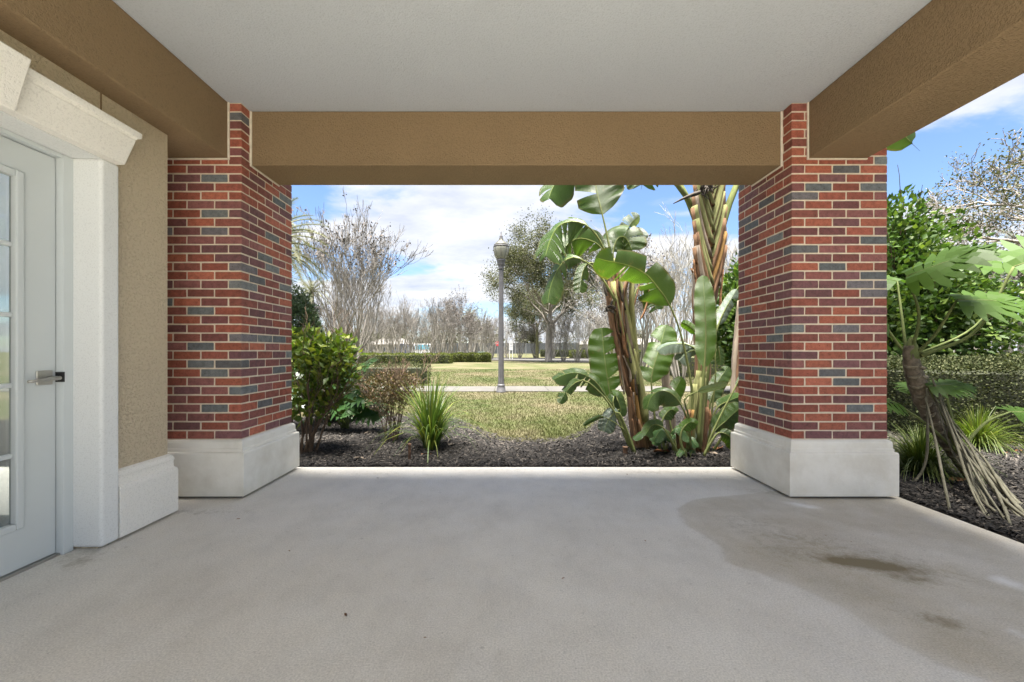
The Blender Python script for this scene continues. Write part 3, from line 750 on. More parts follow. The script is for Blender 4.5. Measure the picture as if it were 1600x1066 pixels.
# plant one: leaning clump
YA = 4.55
bA = G(1003, 708); bA.z = GZ
A = thing('bird_of_paradise', 'leaning giant bird of paradise with a torn paddle crown, between lawn and brick pillar', 'plant', (bA.x, YA, GZ))
part('trunk', px_trunk([(1008, 716, 15), (1001, 672, 13), (994, 620, 12), (985, 575, 12), (973, 520, 13), (962, 462, 15), (955, 425, 14)], YA + .03, 10, 28, .1), M['sheath_brown'], A, True)
SA = [('sheath_brown', [(1000, 712), (990, 660), (984, 610)], 9, 4), ('sheath_orange', [(1004, 690), (996, 640), (990, 592)], 7, 3), ('sheath_green', [(1010, 660), (1002, 600), (990, 545)], 7, 4),
      ('sheath_green', [(996, 600), (984, 550), (966, 490), (958, 440)], 7, 5), ('sheath_brown', [(985, 620), (972, 565), (958, 505), (950, 440)], 6, 5), ('sheath_grey', [(990, 555), (980, 500), (974, 440), (972, 415)], 7, 5),
      ('sheath_green', [(992, 548), (980, 490), (966, 430), (958, 405)], 6, 4), ('sheath_brown', [(978, 540), (972, 490), (976, 450), (985, 425)], 6, 4), ('sheath_grey', [(972, 520), (962, 470), (952, 432), (946, 412)], 6, 5),
      ('sheath_orange', [(990, 580), (983, 560), (981, 545)], 4, 1.5), ('sheath_green', [(998, 570), (990, 515), (988, 460), (990, 430)], 5, 4), ('sheath_brown', [(1012, 712), (1006, 690), (996, 655)], 8, 3), ('sheath_grey', [(992, 640), (978, 590), (968, 545), (961, 515)], 3.5, 2)]
for i, (m, pts, w0, w1) in enumerate(SA):
    mb = MB(); strip_sheath(mb, pts, w0, w1, YA - .06 - .012 * (i % 4), .5, .045); part('sheath', mb, M[m], A, True)
r = random.Random(15)
for i in range(22):
    t_ = r.random(); cx_ = np.interp(t_, [0, .3, .65, 1], [1004, 992, 972, 960]) + r.uniform(-13, 13); cy_ = 705 - t_ * 270
    mb = MB(); strip_sheath(mb, [(cx_, cy_ + r.uniform(8, 22)), (cx_ - 3 + r.uniform(-2, 2), cy_), (cx_ - 6 + r.uniform(-6, 5), cy_ - r.uniform(15, 45))], r.uniform(1, 2.6), .5, YA - .13, .5, .02)
    part('dry_shred', mb, M[r.choice(['dead_leaf', 'fibre', 'sheath_grey', 'sheath_brown'])], A, True)
LA = [([(961, 440), (952, 384), (942, 338), (933, 303), (926, 262), (921, 222)], 2, 43, YA, dict(tears=(1, 0), seed=3, fold=.12, droop=.05, roll=-.15, mat='bop_leaf')),
      ([(956, 432), (942, 385), (922, 356), (898, 346), (874, 352), (860, 374), (851, 404)], 2, 34, YA - .1, dict(tears=(7, 6), seed=5, fold=.45, droop=.45, roll=.3, dy=-.35)),
      ([(954, 430), (940, 388), (918, 374), (898, 374), (880, 390), (872, 412)], 1, 28, YA + .1, dict(tears=(4, 3), seed=6, fold=.35, droop=.35, roll=-.3)),
      ([(962, 470), (945, 441), (930, 421), (912, 407), (893, 402), (876, 414), (862, 442), (855, 474)], 3, 22, YA - .15, dict(tears=(2, 3), seed=8, fold=.5, droop=.35, roll=.25, dy=-.3)),
      ([(956, 445), (934, 415), (918, 412), (910, 428), (905, 461)], 2, 14, YA - .05, dict(seed=9, tears=(1, 0), fold=.4, droop=.1)),
      ([(962, 432), (958, 395), (966, 372), (978, 372), (988, 392)], 1, 30, YA + .12, dict(tears=(2, 2), seed=11, fold=.2, droop=.25, roll=.2)),
      ([(968, 430), (972, 385), (984, 352), (1000, 336)], 1, 17, YA + .25, dict(mat='bop_leaf_pale', tears=(4, 4), seed=12, fold=.5, roll=.7)),
      ([(970, 432), (978, 385), (994, 365), (1010, 378)], 1, 15, YA + .3, dict(mat='bop_leaf_pale', tears=(3, 3), seed=32, fold=.4, roll=.4)),
      ([(990, 480), (1004, 432), (1014, 450), (1009, 482), (999, 502)], 1, 5, YA - .1, dict(mat='dead_leaf', seed=13, fold=1.1, tears=(2, 1), pr=.008)),
      ([(985, 520), (992, 460), (1004, 446), (1018, 458), (1026, 486)], 2, 20, YA + .15, dict(seed=14, tears=(1, 1), fold=.35, droop=.3)),
      ([(986, 704), (968, 660), (955, 622), (946, 570), (940, 512)], 2, 26, YA - .05, dict(seed=15, tears=(0, 4), fold=.12, droop=.0, roll=-.1, mat='bop_leaf_young')),
      ([(992, 706), (966, 647), (947, 619), (928, 594), (904, 583), (883, 585), (864, 594)], 2, 18, YA - .2, dict(seed=16, tears=(3, 4), fold=.35, droop=.3, dy=-.25, roll=.4)),
      ([(990, 706), (958, 640), (930, 606), (908, 594), (888, 608), (870, 637)], 3, 11, YA - .25, dict(seed=17, tears=(1, 2), fold=.3, droop=.1, dy=-.25)),
      ([(992, 708), (972, 664), (958, 632), (962, 618), (970, 640), (968, 652)], 2, 14, YA - .28, dict(seed=18, fold=.6, tears=(1, 1), droop=.2)),
      ([(992, 708), (978, 668), (966, 644), (952, 654), (943, 678)], 2, 15, YA - .3, dict(seed=19, mat='bop_leaf_pale', fold=.3, droop=.2)),
      ([(994, 708), (980, 676), (945, 652), (925, 656), (908, 667)], 2, 5, YA - .3, dict(seed=20, fold=.7, droop=.2, pr=.008)),
      ([(1000, 600), (978, 470), (975, 400), (974, 336)], 2, 2.2, YA + .2, dict(seed=21, mat='bop_leaf_pale', fold=1.2, pr=.01))]
for pts, k_, hw, Y_, kw in LA: bop_leaf(A, pts, k_, hw, Y_, **kw)
def fibre(root, px, py, Y, n, R, seed):
    r = random.Random(seed); mb = MB(); c = P(px, py, Y)
    for i in range(n):
        d = Vector((r.gauss(0, 1), r.gauss(0, .7) - .4, r.gauss(0, .6))).normalized(); L = R * r.uniform(.5, 1.3)
        a = c + Vector((r.uniform(-.3, .3), r.uniform(-.2, .1), r.uniform(-.25, .25))) * R * 1.6
        mb.tube([a, a + d * L * .5 + Vector((0, 0, r.uniform(-.1, .25) * L)), a + d * L + Vector((0, 0, r.uniform(-.5, .2) * L))], [.014 * r.uniform(.5, 1.2), .009, .002], 4)
    part('dead_flower', mb, M['fibre'], root, True)
fibre(A, 952, 483, YA - .12, 16, .075, 2)

# plant two: tall trunk with crossed leaf bases, its crown above the beam
YC = 5.5
bC = Vector(((1100 - CX) / F * YC, YC, GZ))
Cc = thing('bird_of_paradise', 'tall giant bird of paradise with a crisscrossed trunk rising behind the porch beam', 'plant', tuple(bC))
part('trunk', px_trunk([(1098, 684, 13), (1098, 620, 11), (1098, 540, 12), (1099, 480, 14), (1104, 440, 19), (1108, 390, 23), (1110, 330, 22), (1112, 280, 20), (1113, 220, 15), (1114, 170, 8)], YC + .08, 12, 36, .05), M['sheath_brown'], Cc, True)
r = random.Random(5)
ys_ = np.linspace(470, 262, 11)
for i, y in enumerate(ys_):
    for s in ((1, -1) if i % 2 else (-1, 1)):
        m = r.choice(['sheath_green', 'sheath_green', 'sheath_green', 'sheath_grey']) if i > 2 else r.choice(['sheath_brown', 'sheath_orange', 'sheath_grey', 'sheath_green'])
        hwd = 6.5 + r.uniform(-1, 1.2); o_ = r.uniform(-2, 2)
        mb = MB(); strip_sheath(mb, [(1107 - s * 6 + o_, y + 16), (1108 + s * 4 + o_, y - 12), (1109 + s * 14 + o_, y - 48), (1110 + s * 21 + o_, y - 86)], hwd * .8, hwd * .75, YC - .22 - .008 * (i % 3) + (.035 if s > 0 else .0) - i * .004, .6, .05)
        sh_ = part('sheath', mb, M[m], Cc, True)
        mb = MB(); strip_sheath(mb, [(1107 - s * 6 + o_, y + 18), (1108 + s * 4 + o_, y - 12), (1109 + s * 14 + o_, y - 48), (1110 + s * 21 + o_, y - 84)], hwd * 1.02, hwd * .95, YC - .212 - .008 * (i % 3) + (.035 if s > 0 else .0) - i * .004, .6, .05)
        part('dry_margin', mb, M['sheath_brown'], Cc, True, sh_)
for i in range(9):
    y = r.uniform(340, 470); s = r.choice((-1, -1, -1, 1)); x0 = 1108 + s * r.uniform(17, 22)
    mb = MB(); strip_sheath(mb, [(x0, y + 25), (x0 + s * r.uniform(-2, 3), y), (x0 + s * r.uniform(0, 7), y - r.uniform(20, 45))], r.uniform(2, 4), .6, YC - .2, .5, .02); part('sheath', mb, M[r.choice(['sheath_brown', 'sheath_grey', 'dead_leaf'])], Cc, True)
fibre(Cc, 1104, 296, YC - .3, 34, .16, 3)
mb = MB(); strip_sheath(mb, [(1094, 300), (1072, 308), (1052, 318)], 4, .5, YC - .35, .5, .02); part('spathe', mb, M['fibre'], Cc, True)
LC = [([(1096, 360), (1086, 330), (1068, 300), (1042, 272), (1000, 250), (960, 232), (905, 240), (868, 285), (857, 312)], 4, 34, YC, dict(seed=41, tears=(3, 4), fold=.4, droop=.5, dy=-.5, pr=.045)),
      ([(1090, 350), (1075, 312), (1055, 275), (1030, 230), (1020, 235), (1008, 265), (1002, 296)], 4, 32, YC + .1, dict(seed=42, tears=(3, 3), fold=.35, droop=.3, dy=.2, pr=.045)),
      ([(1124, 370), (1138, 322), (1156, 280), (1190, 225), (1240, 175), (1310, 160), (1380, 185), (1438, 236)], 4, 36, YC, dict(seed=43, tears=(2, 3), fold=.3, droop=.3, dy=.3, pr=.05)),
      ([(1112, 280), (1116, 200), (1120, 120), (1125, 20), (1130, -80)], 2, 42, YC + .1, dict(seed=44, tears=(2, 2), fold=.2, pr=.045)),
      ([(1112, 280), (1090, 180), (1050, 90), (1000, 20), (950, 0)], 2, 40, YC + .2, dict(seed=45, tears=(3, 2), fold=.3, droop=.3, pr=.045)),
      ([(1116, 280), (1150, 180), (1200, 90), (1250, 30), (1320, 0)], 2, 40, YC + .2, dict(seed=46, tears=(2, 3), fold=.3, droop=.3, pr=.045))]
for pts, k_, hw, Y_, kw in LC: bop_leaf(Cc, pts, k_, hw, Y_, **kw)

# plant three: young clump against the pillar
YB = 4.35
bB = G(1086, 716); B = thing('bird_of_paradise', 'young bird of paradise clump with upright paddle leaves at the pillar foot', 'plant', (bB.x, YB, GZ))
part('trunk', px_trunk([(1084, 724, 20), (1083, 690, 18), (1086, 650, 15), (1092, 610, 11), (1096, 580, 7)], YB + .06, 10, 18, .12), M['sheath_green'], B, True)
SB = [('sheath_brown', [(1074, 718), (1070, 680), (1076, 640)], 7, 2), ('sheath_green', [(1082, 712), (1082, 660), (1086, 600)], 8, 4), ('sheath_green', [(1092, 700), (1096, 650), (1100, 590)], 8, 4), ('sheath_brown', [(1098, 712), (1102, 670), (1104, 636)], 7, 3),
      ('dead_leaf', [(1092, 722), (1096, 690), (1108, 650), (1106, 640)], 6, 5), ('dead_leaf', [(1078, 726), (1082, 712), (1092, 706)], 9, 3), ('sheath_brown', [(1066, 712), (1062, 690), (1058, 668)], 5, 1.5), ('sheath_orange', [(1080, 700), (1078, 670), (1082, 640)], 4, 2), ('dead_leaf', [(1088, 728), (1094, 710), (1104, 704)], 6, 2)]
for i, (m, pts, w0, w1) in enumerate(SB):
    mb = MB(); strip_sheath(mb, pts, w0, w1, YB - .07 - .012 * (i % 4), .5, .05); part('sheath', mb, M[m], B, True)
LB = [([(1080, 690), (1082, 620), (1074, 565), (1062, 515), (1047, 477), (1028, 449), (1008, 427), (980, 414), (950, 408), (930, 402)], 4, 38, YB - .1, dict(seed=51, tears=(4, 2), fold=.25, droop=.1, roll=-.35, dy=-.1, asym=(1.05, .8))),
      ([(1092, 690), (1096, 630), (1101, 575), (1103, 510), (1098, 430)], 2, 16, YB - .15, dict(seed=52, fold=.15, droop=0, mat='bop_leaf_young', roll=.1, pr=.024)),
      ([(1098, 690), (1104, 610), (1112, 545), (1122, 510), (1134, 482), (1156, 444)], 3, 11, YB - .05, dict(seed=53, fold=.35, mat='bop_leaf_pale', tears=(0, 1), pr=.02)),
      ([(1096, 690), (1104, 600), (1112, 530), (1122, 505), (1138, 476)], 3, 13, YB + .1, dict(seed=54, fold=.2, mat='bop_leaf_young')),
      ([(1090, 690), (1096, 600), (1100, 540), (1090, 522), (1078, 510), (1062, 502)], 3, 8, YB, dict(seed=55, fold=.4, mat='bop_leaf_young', pr=.012)),
      ([(1074, 706), (1076, 664), (1064, 632), (1048, 614), (1030, 611), (1016, 622), (1010, 642)], 2, 18, YB - .2, dict(seed=56, fold=.45, droop=.45, dy=-.2, tears=(0, 1), roll=.4)),
      ([(1080, 700), (1076, 650), (1070, 624), (1090, 612), (1112, 606), (1136, 599)], 3, 8, YB - .3, dict(seed=57, fold=.15, mat='bop_leaf_pale', roll=.75, dy=-.1, pr=.012)),
      ([(1104, 712), (1116, 676), (1136, 656), (1160, 634)], 1, 19, YB - .1, dict(seed=58, fold=.3, droop=.1, roll=.3)),
      ([(1104, 712), (1112, 660), (1122, 636), (1140, 626), (1160, 618)], 2, 13, YB, dict(seed=59, fold=.4, droop=.2)),
      ([(1100, 714), (1112, 680), (1132, 638), (1150, 604), (1166, 570)], 3, 4, YB - .15, dict(seed=60, fold=.4, pr=.013)),
      ([(1104, 712), (1112, 650), (1118, 590), (1118, 552), (1122, 540), (1125, 555), (1126, 578)], 4, 8, YB, dict(seed=61, fold=.6, droop=.2, pr=.011)),
      ([(1030, 712), (1024, 660), (1018, 600), (1021, 575), (1030, 545), (1041, 507)], 2, 24, YB + .25, dict(seed=62, fold=.12, mat='bop_leaf_young', tears=(2, 0), roll=.1)),
      ([(1082, 690), (1090, 600), (1094, 560), (1080, 540), (1058, 537), (1040, 540), (1024, 550)], 3, 12, YB + .1, dict(seed=63, fold=.35, droop=.35, mat='bop_leaf_pale', roll=.5)),
      ([(1085, 690), (1092, 600), (1090, 552), (1080, 548), (1068, 556), (1060, 566)], 2, 14, YB + .1, dict(seed=64, fold=.3, droop=.4, mat='bop_leaf_pale')),
      ([(1108, 716), (1124, 690), (1142, 664), (1146, 672), (1146, 706)], 3, 10, YB, dict(seed=65, fold=.5, droop=.2))]
LB += [([(1060, 712), (1052, 680), (1046, 650), (1052, 618), (1066, 588)], 2, 15, YB + .15, dict(seed=81, fold=.2, mat='bop_leaf_young', tears=(1, 1))),
      ([(1062, 712), (1050, 690), (1036, 668), (1020, 664), (1008, 680)], 2, 12, YB - .25, dict(seed=82, fold=.4, droop=.3, dy=-.15)),
      ([(1100, 712), (1112, 690), (1124, 676), (1140, 682), (1150, 700)], 2, 12, YB - .3, dict(seed=83, fold=.35, droop=.3)),
      ([(1096, 706), (1106, 660), (1110, 630), (1120, 600), (1138, 572)], 2, 13, YB + .15, dict(seed=84, fold=.2, tears=(1, 0))),
      ([(1070, 712), (1064, 690), (1066, 672), (1078, 660), (1092, 664)], 2, 11, YB - .35, dict(seed=85, fold=.35, droop=.3, mat='bop_leaf_young')),
      ([(1040, 706), (1034, 680), (1036, 655), (1048, 640), (1060, 646)], 2, 12, YB - .1, dict(seed=86, fold=.4, droop=.35))]
for pts, k_, hw, Y_, kw in LB: bop_leaf(B, pts, k_, hw, Y_, **kw)
stub = MB(); 
part('trunk', px_trunk([(1050, 690, 8), (1046, 640, 8), (1040, 590, 7), (1036, 540, 5)], YB + .45, 8, 14, .1, 3), M['sheath_grey'], B, True)
part('trunk', px_trunk([(1146, 640, 6), (1148, 590, 6), (1152, 520, 5), (1156, 470, 4)], YB + .5, 8, 14, .1, 4), M['sheath_grey'], B, True)
part('trunk', px_trunk([(1154, 650, 7), (1156, 590, 6), (1160, 520, 5)], YB + .45, 8, 14, .1, 6), M['sheath_brown'], B, True)

# low broad-leaved plants between them
M['low_leaf'] = m_bop('low_leaf', (0.02125, 0.0595, 0.0136), (0.0425, 0.09775, 0.0221), (0.068, 0.102, 0.034), .28)
def low_plant(px, py, Y, n, R, label, seed):
    r = random.Random(seed); base = Vector(((px - CX) / F * Y, Y, GZ))
    t = thing('peace_lily', label, 'plant', tuple(base), 'low leafy plants under the bird of paradise')
    for i in range(n):
        a = r.uniform(0, 6.28); L = R * r.uniform(.6, 1.1); d = Vector((math.cos(a), math.sin(a) * .8, 0))
        pts = [base + d * .02, base + d * L * .35 + Vector((0, 0, L * .75)), base + d * L * .75 + Vector((0, 0, L * .95)), base + d * L * 1.2 + Vector((0, 0, L * .6))]
        S = spline(pts, 20); mid = spline(S[8:], 14)
        me = blade_mesh(mid, L * .22, (Vector((0, -.5, 1))).normalized(), r.uniform(-.3, .3), .3, .15, (0, 0), seed + i)
        lf = link('leaf', me, M['low_leaf'] if r.random() < .7 else M['bop_leaf_pale'], t, t.location)
        part('stalk', MB().tube(S[:11], [.005] * 11, 5), M['petiole'], t, True, lf)
low_plant(1036, 694, 4.35, 11, .30, 'low glossy leafed plant between two bird of paradise trunks', 71)
low_plant(1058, 700, 4.25, 8, .30, 'low bright leafed plant touching the young bird of paradise', 72)
low_plant(1076, 722, 4.02, 4, .16, 'small pale leafed seedling in the mulch before the young clump', 73)

# fallen leaves, stakes
def fallen(px, py, s, rot, label, seed, mat='dead_leaf'):
    p = G(px, py); r = random.Random(seed); c = Vector((p.x, p.y, GZ + .05)); V = []; rings = []
    for i in range(7):
        t = i / 6; w_ = s * .42 * math.sin(math.pi * min(.97, t * .95 + .04)); y = (t - .5) * 2 * s
        rings.append([(y, w_ * a, .35 * abs(a) * w_ + .03 * s * math.sin(3 * t) + r.uniform(-.08, .08) * s) for a in (-1, -.5, 0, .5, 1)])
    mb = MB(); v = [q for R_ in rings for q in R_]
    mb.add(v, [(i * 5 + k, i * 5 + k + 1, i * 5 + k + 6, i * 5 + k + 5) for i in range(6) for k in range(4)])
    me = mb.mesh('dry_leaf', True); o = link('dry_leaf', me, M[mat]); o.location = c; o.rotation_euler = (r.uniform(-.2, .2), r.uniform(-.2, .2), rot)
    tag(o, label, 'leaf'); return o
M['fallen_orange'] = m_bark('fallen_orange', (.13, .05, .02), (.22, .1, .045), 12, 1)
M['fallen_pale'] = m_bark('fallen_pale', (.13, .1, .075), (.23, .19, .15), 12, 1)
fallen(669, 718, .07, .3, 'curled orange dry leaf in front of the strappy grass clump', 1, 'fallen_orange')
fallen(1037, 714, .13, .4, 'large brown dry leaf lying before the leaning trunk', 2, 'fallen_orange')
fallen(704, 702, .07, 1.4, 'pale dry leaf beside the strappy grass clump', 3, 'fallen_pale')
fallen(562, 724, .06, .2, 'small pale dry leaf at the patio edge near the left shrub', 4, 'fallen_pale')
fallen(578, 682, .09, 1.0, 'pinkish dry leaf between the two left shrubs', 5, 'fallen_pale')
fallen(1498, 760, .10, .2, 'orange dry leaf under the philodendron roots', 6, 'fallen_orange')
fallen(1122, 708, .12, .9, 'reddish dry leaf heaped behind the young paddle clump', 7, 'fallen_orange')
fallen(1112, 716, .07, 2.0, 'pale dry scrap beside the pillar base', 8, 'fallen_pale')
for i, (px, py) in enumerate([(1565, 705), (1580, 698), (1548, 702), (1592, 712), (1572, 716), (1556, 694)]):
    tag(fallen(px, py, .05, i * 1.1, 'small reddish dry leaf at the foot of the clipped hedge', 20 + i, 'fallen_orange'), group='dry leaves below the clipped hedge')
for i, (px, py) in enumerate([(664, 998), (1008, 846), (372, 812), (1290, 838), (880, 905), (540, 962), (1330, 848), (452, 862), (980, 742), (705, 745), (1120, 748), (590, 748)]):
    p_ = G(px, py, 0); o = fallen(px, py, .006 + .003 * (i % 3), i * 1.7, 'tiny dry leaf scrap lying on the concrete patio', 40 + i, 'dead_leaf'); o.location = (p_.x, p_.y, .004); o.rotation_euler = (0, 0, i * 1.7); tag(o, group='leaf scraps on the patio')
M['stake'] = m_bark('stake_wood', (.05, .03, .02), (.15, .09, .06), 20, .3)
def stake(px, py, h, r_, label):
    p = G(px, py); t = MB().lathe([(r_, -.06), (r_, h * .9), (r_ * 1.25, h * .9), (r_ * 1.25, h * .97), (r_ * .6, h)], (0, 0, 0), 8)
    o = link('sprinkler_riser', t.mesh('sprinkler_riser'), M['stake']); o.location = p; tag(o, label, 'pipe')
stake(640, 727, .21, .014, 'short rusty brown riser in front of the strappy grass clump')
stake(977, 716, .12, .024, 'short stout dark riser left of the leaning trunk foot')

# ------------------------------------------------------------------ strappy grass clump
M['strap'] = m_leaf('strap_leaf', (0.0425, 0.08075, 0.0187), (0.085, 0.1403, 0.02975), (0.187, 0.204, 0.03825), .4, .3)
def strappy(c, n, L0, spread, name, label, cat, mat, seed, w=.009, drp=.5):
    r = random.Random(seed); t = thing(name, label, cat, tuple(c)); V = []; Fc = []
    for i in range(n):
        a = r.uniform(0, 2 * math.pi); lean = abs(r.gauss(0, 1)) * spread; L = L0 * r.uniform(.55, 1.1); d = Vector((math.cos(a), math.sin(a), 0)); s = Vector((-math.sin(a), math.cos(a), 0))
        tw = r.uniform(-1, 1); s = (s + d * tw * .6).normalized(); b0 = len(V); base = d * r.uniform(0, .07)
        for k in range(6):
            u = k / 5; th = lean * (.5 + drp * 2.0 * u * u)
            p = base + d * (L * u * math.sin(min(1.9, th))) + Vector((0, 0, L * u * max(-.3, math.cos(min(1.9, th)))))
            ww = w * (1 - u ** 2.2) + .0006
            V += [p - s * ww, p + s * ww]
            if k: Fc.append((b0 + 2 * k - 2, b0 + 2 * k - 1, b0 + 2 * k + 1, b0 + 2 * k))
    me = np_mesh('blades', np.array([tuple(q) for q in V]), np.array(Fc)); link('blades', me, mat, t); return t
sg = G(673, 706); strappy((sg.x, sg.y, GZ), 340, .82, .50, 'flax_lily', 'strappy green flax lily clump in the mulch', 'plant', M['strap'], 3, .0085)
M['fern'] = m_leaf('fern_leaf', (0.06, 0.096, 0.015), (0.096, 0.138, 0.024), (0.144, 0.162, 0.036), .5, .35)
fg = G(1458, 752); strappy((fg.x, fg.y + .1, GZ), 900, .46, .62, 'foxtail_fern', 'bright feathery grass clump beside the pillar base', 'plant', M['fern'], 4, .004, .8)
fg = G(1528, 706); strappy((fg.x, fg.y, GZ), 600, .50, .55, 'foxtail_fern', 'bright feathery grass clump against the clipped hedge', 'plant', M['fern'], 6, .005, .8)
# ------------------------------------------------------------------ foliage and branch generators (numpy)
def leaf_cloud(C, D, L, Wd, rng, fold=.25):
    """one folded diamond (2 quads as 4 tris -> 2 tris) per centre; C centres, D directions"""
    n = len(C); D = D / np.linalg.norm(D, axis=1, keepdims=True)
    R = rng.normal(size=(n, 3)); S = np.cross(D, R); S /= np.linalg.norm(S, axis=1, keepdims=True) + 1e-9
    U = np.cross(S, D); L = np.broadcast_to(L, n)[:, None] * rng.uniform(.65, 1.25, (n, 1)); Wd = np.broadcast_to(Wd, n)[:, None] * rng.uniform(.7, 1.2, (n, 1))
    v = np.stack([C, C + D * L * .45 + S * Wd + U * Wd * fold, C + D * L - U * L * .12, C + D * L * .45 - S * Wd + U * Wd * fold], 1).reshape(-1, 3)
    b = np.arange(n)[:, None] * 4
    return v, np.concatenate([b + np.array([[0, 1, 2]]), b + np.array([[0, 2, 3]])])
def prisms(P0, P1, R0, R1, k=3):
    P0, P1 = np.asarray(P0), np.asarray(P1); R0, R1 = np.asarray(R0), np.asarray(R1); n = len(P0)
    D = P1 - P0; D /= np.linalg.norm(D, axis=1, keepdims=True) + 1e-9
    ref = np.where(np.abs(D[:, 2:3]) < .9, np.array([[0, 0, 1.0]]), np.array([[1.0, 0, 0]]))
    A = np.cross(D, ref); A /= np.linalg.norm(A, axis=1, keepdims=True); Bv = np.cross(D, A)
    vs = []
    for Pn, Rn in ((P0, R0), (P1, R1)):
        for j in range(k):
            a = 2 * np.pi * j / k; vs.append(Pn + (A * np.cos(a) + Bv * np.sin(a)) * Rn[:, None])
    v = np.stack(vs, 1).reshape(-1, 3); b = np.arange(n)[:, None] * (2 * k)
    f = np.concatenate([b + np.array([[j, (j + 1) % k, k + (j + 1) % k, k + j]]) for j in range(k)])
    return v, f
class Skel:
    def __init__(s): s.a = []; s.b = []; s.ra = []; s.rb = []; s.lv = []; s.tips = []; s.tipd = []
def rv(r, k=1.0): return np.array([r.gauss(0, k), r.gauss(0, k), r.gauss(0, k)])
def unit(v): return v / (np.linalg.norm(v) + 1e-9)
def grow(sk, r, p, d, L, rad_, lv, maxlv, up=.1, wig=.14, ratio=.68, kids=(2, 4), ang=.55, segs=4, decay=.62, tipkeep=True):
    pts = [p]; rr = [rad_]; n = segs if lv < maxlv else max(2, segs - 1)
    for i in range(n):
        d = unit(d + rv(r, wig) + np.array([0, 0, up])); p = p + d * L / n
        q = rad_ * (1 - .5 * (i + 1) / n); sk.a.append(pts[-1]); sk.b.append(p); sk.ra.append(rr[-1]); sk.rb.append(q); sk.lv.append(lv); pts.append(p); rr.append(q)
        if lv >= maxlv - 1: sk.tips.append(p); sk.tipd.append(d)
    if lv < maxlv:
        for c in range(r.randint(*kids)):
            t = r.uniform(.35, 1.0) if c else 1.0; i = min(n, max(1, int(round(t * n))))
            perp = unit(np.cross(d, rv(r))); nd = unit(d * math.cos(ang) + perp * math.sin(ang) * r.uniform(.5, 1.25))
            grow(sk, r, pts[i], nd, L * ratio * r.uniform(.75, 1.2), rr[i] * decay if c else rr[i] * .85, lv + 1, maxlv, up, wig, ratio, kids, ang, segs, decay)
def skel_mesh(sk, sel, name, k=4, rmin=0.0):
    i = [j for j in range(len(sk.a)) if sel(sk.lv[j])]
    if not i: return None
    v, f = prisms(np.array([sk.a[j] for j in i]), np.array([sk.b[j] for j in i]), np.maximum(rmin, np.array([sk.ra[j] for j in i])), np.maximum(rmin * .7, np.array([sk.rb[j] for j in i])), k)
    return np_mesh(name, v, f)

M['bark_pale'] = m_bark('bark_pale', (.15, .138, .118), (.30, .28, .245), 6, .3)
M['bark_grey'] = m_bark('bark_grey', (.16, .145, .13), (.34, .31, .28), 5, .3)
M['bark_oak'] = m_bark('bark_oak', (.14, .125, .11), (.32, .29, .26), 5, .3)
M['twig_pale'] = m_leaf('twig_pale', (.20, .185, .16), (.30, .285, .25), (.40, .375, .33), .9, .0)
M['twig_grey'] = m_leaf('twig_grey', (.11, .103, .093), (.19, .175, .16), (.25, .23, .205), .9, .0)
M['seedhead'] = m_leaf('seedhead', (.06, .055, .052), (.13, .115, .11), (.20, .17, .15), .9, .0)
M['oak_leaf'] = m_leaf('oak_leaf', (0.04675, 0.05355, 0.0272), (0.08925, 0.0952, 0.0527), (0.153, 0.153, 0.09775), .8, .2, .1)
M['palm_leaf'] = m_leaf('palm_leaf', (.07, .08, .035), (.14, .145, .075), (.21, .20, .12), .6, .2)
M['dark_leaf'] = m_leaf('dark_leaf', (.03, .055, .03), (.065, .10, .055), (.11, .15, .09), .55, .18, .2)
M['hedge_leaf'] = m_leaf('hedge_leaf', (0.052, 0.068, 0.016), (0.1, 0.12, 0.0304), (0.16, 0.176, 0.052), .7, .2, .12)
M['hedge_dull'] = m_leaf('hedge_dull', (.022, .030, .012), (.055, .065, .030), (.11, .115, .06), .8, .15, .08)
M['shrub_leaf'] = m_leaf('shrub_leaf', (0.036, 0.068, 0.0104), (0.088, 0.136, 0.0192), (0.176, 0.2, 0.0288), .5, .32, .2)
M['tree_leaf'] = m_leaf('tree_leaf', (0.024, 0.052, 0.012), (0.056, 0.104, 0.0224), (0.112, 0.16, 0.036), .5, .3, .2)
M['brown_leaf'] = m_leaf('brown_leaf', (0.05, 0.0425, 0.015), (0.085, 0.07, 0.025), (0.12, 0.065, 0.03), .5, .25)
M['stem_brown'] = m_bark('stem_brown', (0.06, 0.039, 0.027), (0.144, 0.102, 0.072), 25, .3)

# ---- bare crape myrtles: a fan of pale stems, fine twigs, dark seed heads
def crape(seed, H=6.0, stems=9, maxlv=4, spread=.34, sf=.30, lo=.45):
    r = random.Random(seed); sk = Skel()
    for i in range(stems):
        a = 2 * math.pi * (i + r.uniform(-.3, .3)) / stems; ln = spread * r.uniform(.25, 1.1)
        d = unit(np.array([math.cos(a) * ln, math.sin(a) * ln, 1.0])); p = np.array([math.cos(a) * .12, math.sin(a) * .12, -.1])
        grow(sk, r, p, d, H * .40 * r.uniform(.85, 1.1), .045 * H / 6 * r.uniform(.7, 1.2), 0, maxlv, .05, .07, .62, (2, 4), .38, 4, .66)
    rg = np.random.default_rng(seed); T = np.array(sk.tips); hi = T[:, 2] > H * lo; sel = hi & (rg.random(len(T)) < sf)
    C = T[sel]; C = np.repeat(C, 3, 0) + rg.normal(0, .05 * H / 6, (len(C) * 3, 3))
    v, f = leaf_cloud(C, rg.normal(size=C.shape), .085 * H / 6, .035 * H / 6, rg)
    trunk = skel_mesh(sk, lambda l: l <= 1, 'trunk', 5); tw = skel_mesh(sk, lambda l: l > 1, 'twigs', 3, .0065 * H / 6)
    return trunk, tw, np_mesh('seed_heads', v, f)
CR = [crape(s, 6.0, st, 4, sp) for s, st, sp in ((1, 13, .36), (2, 12, .32), (3, 15, .40))]
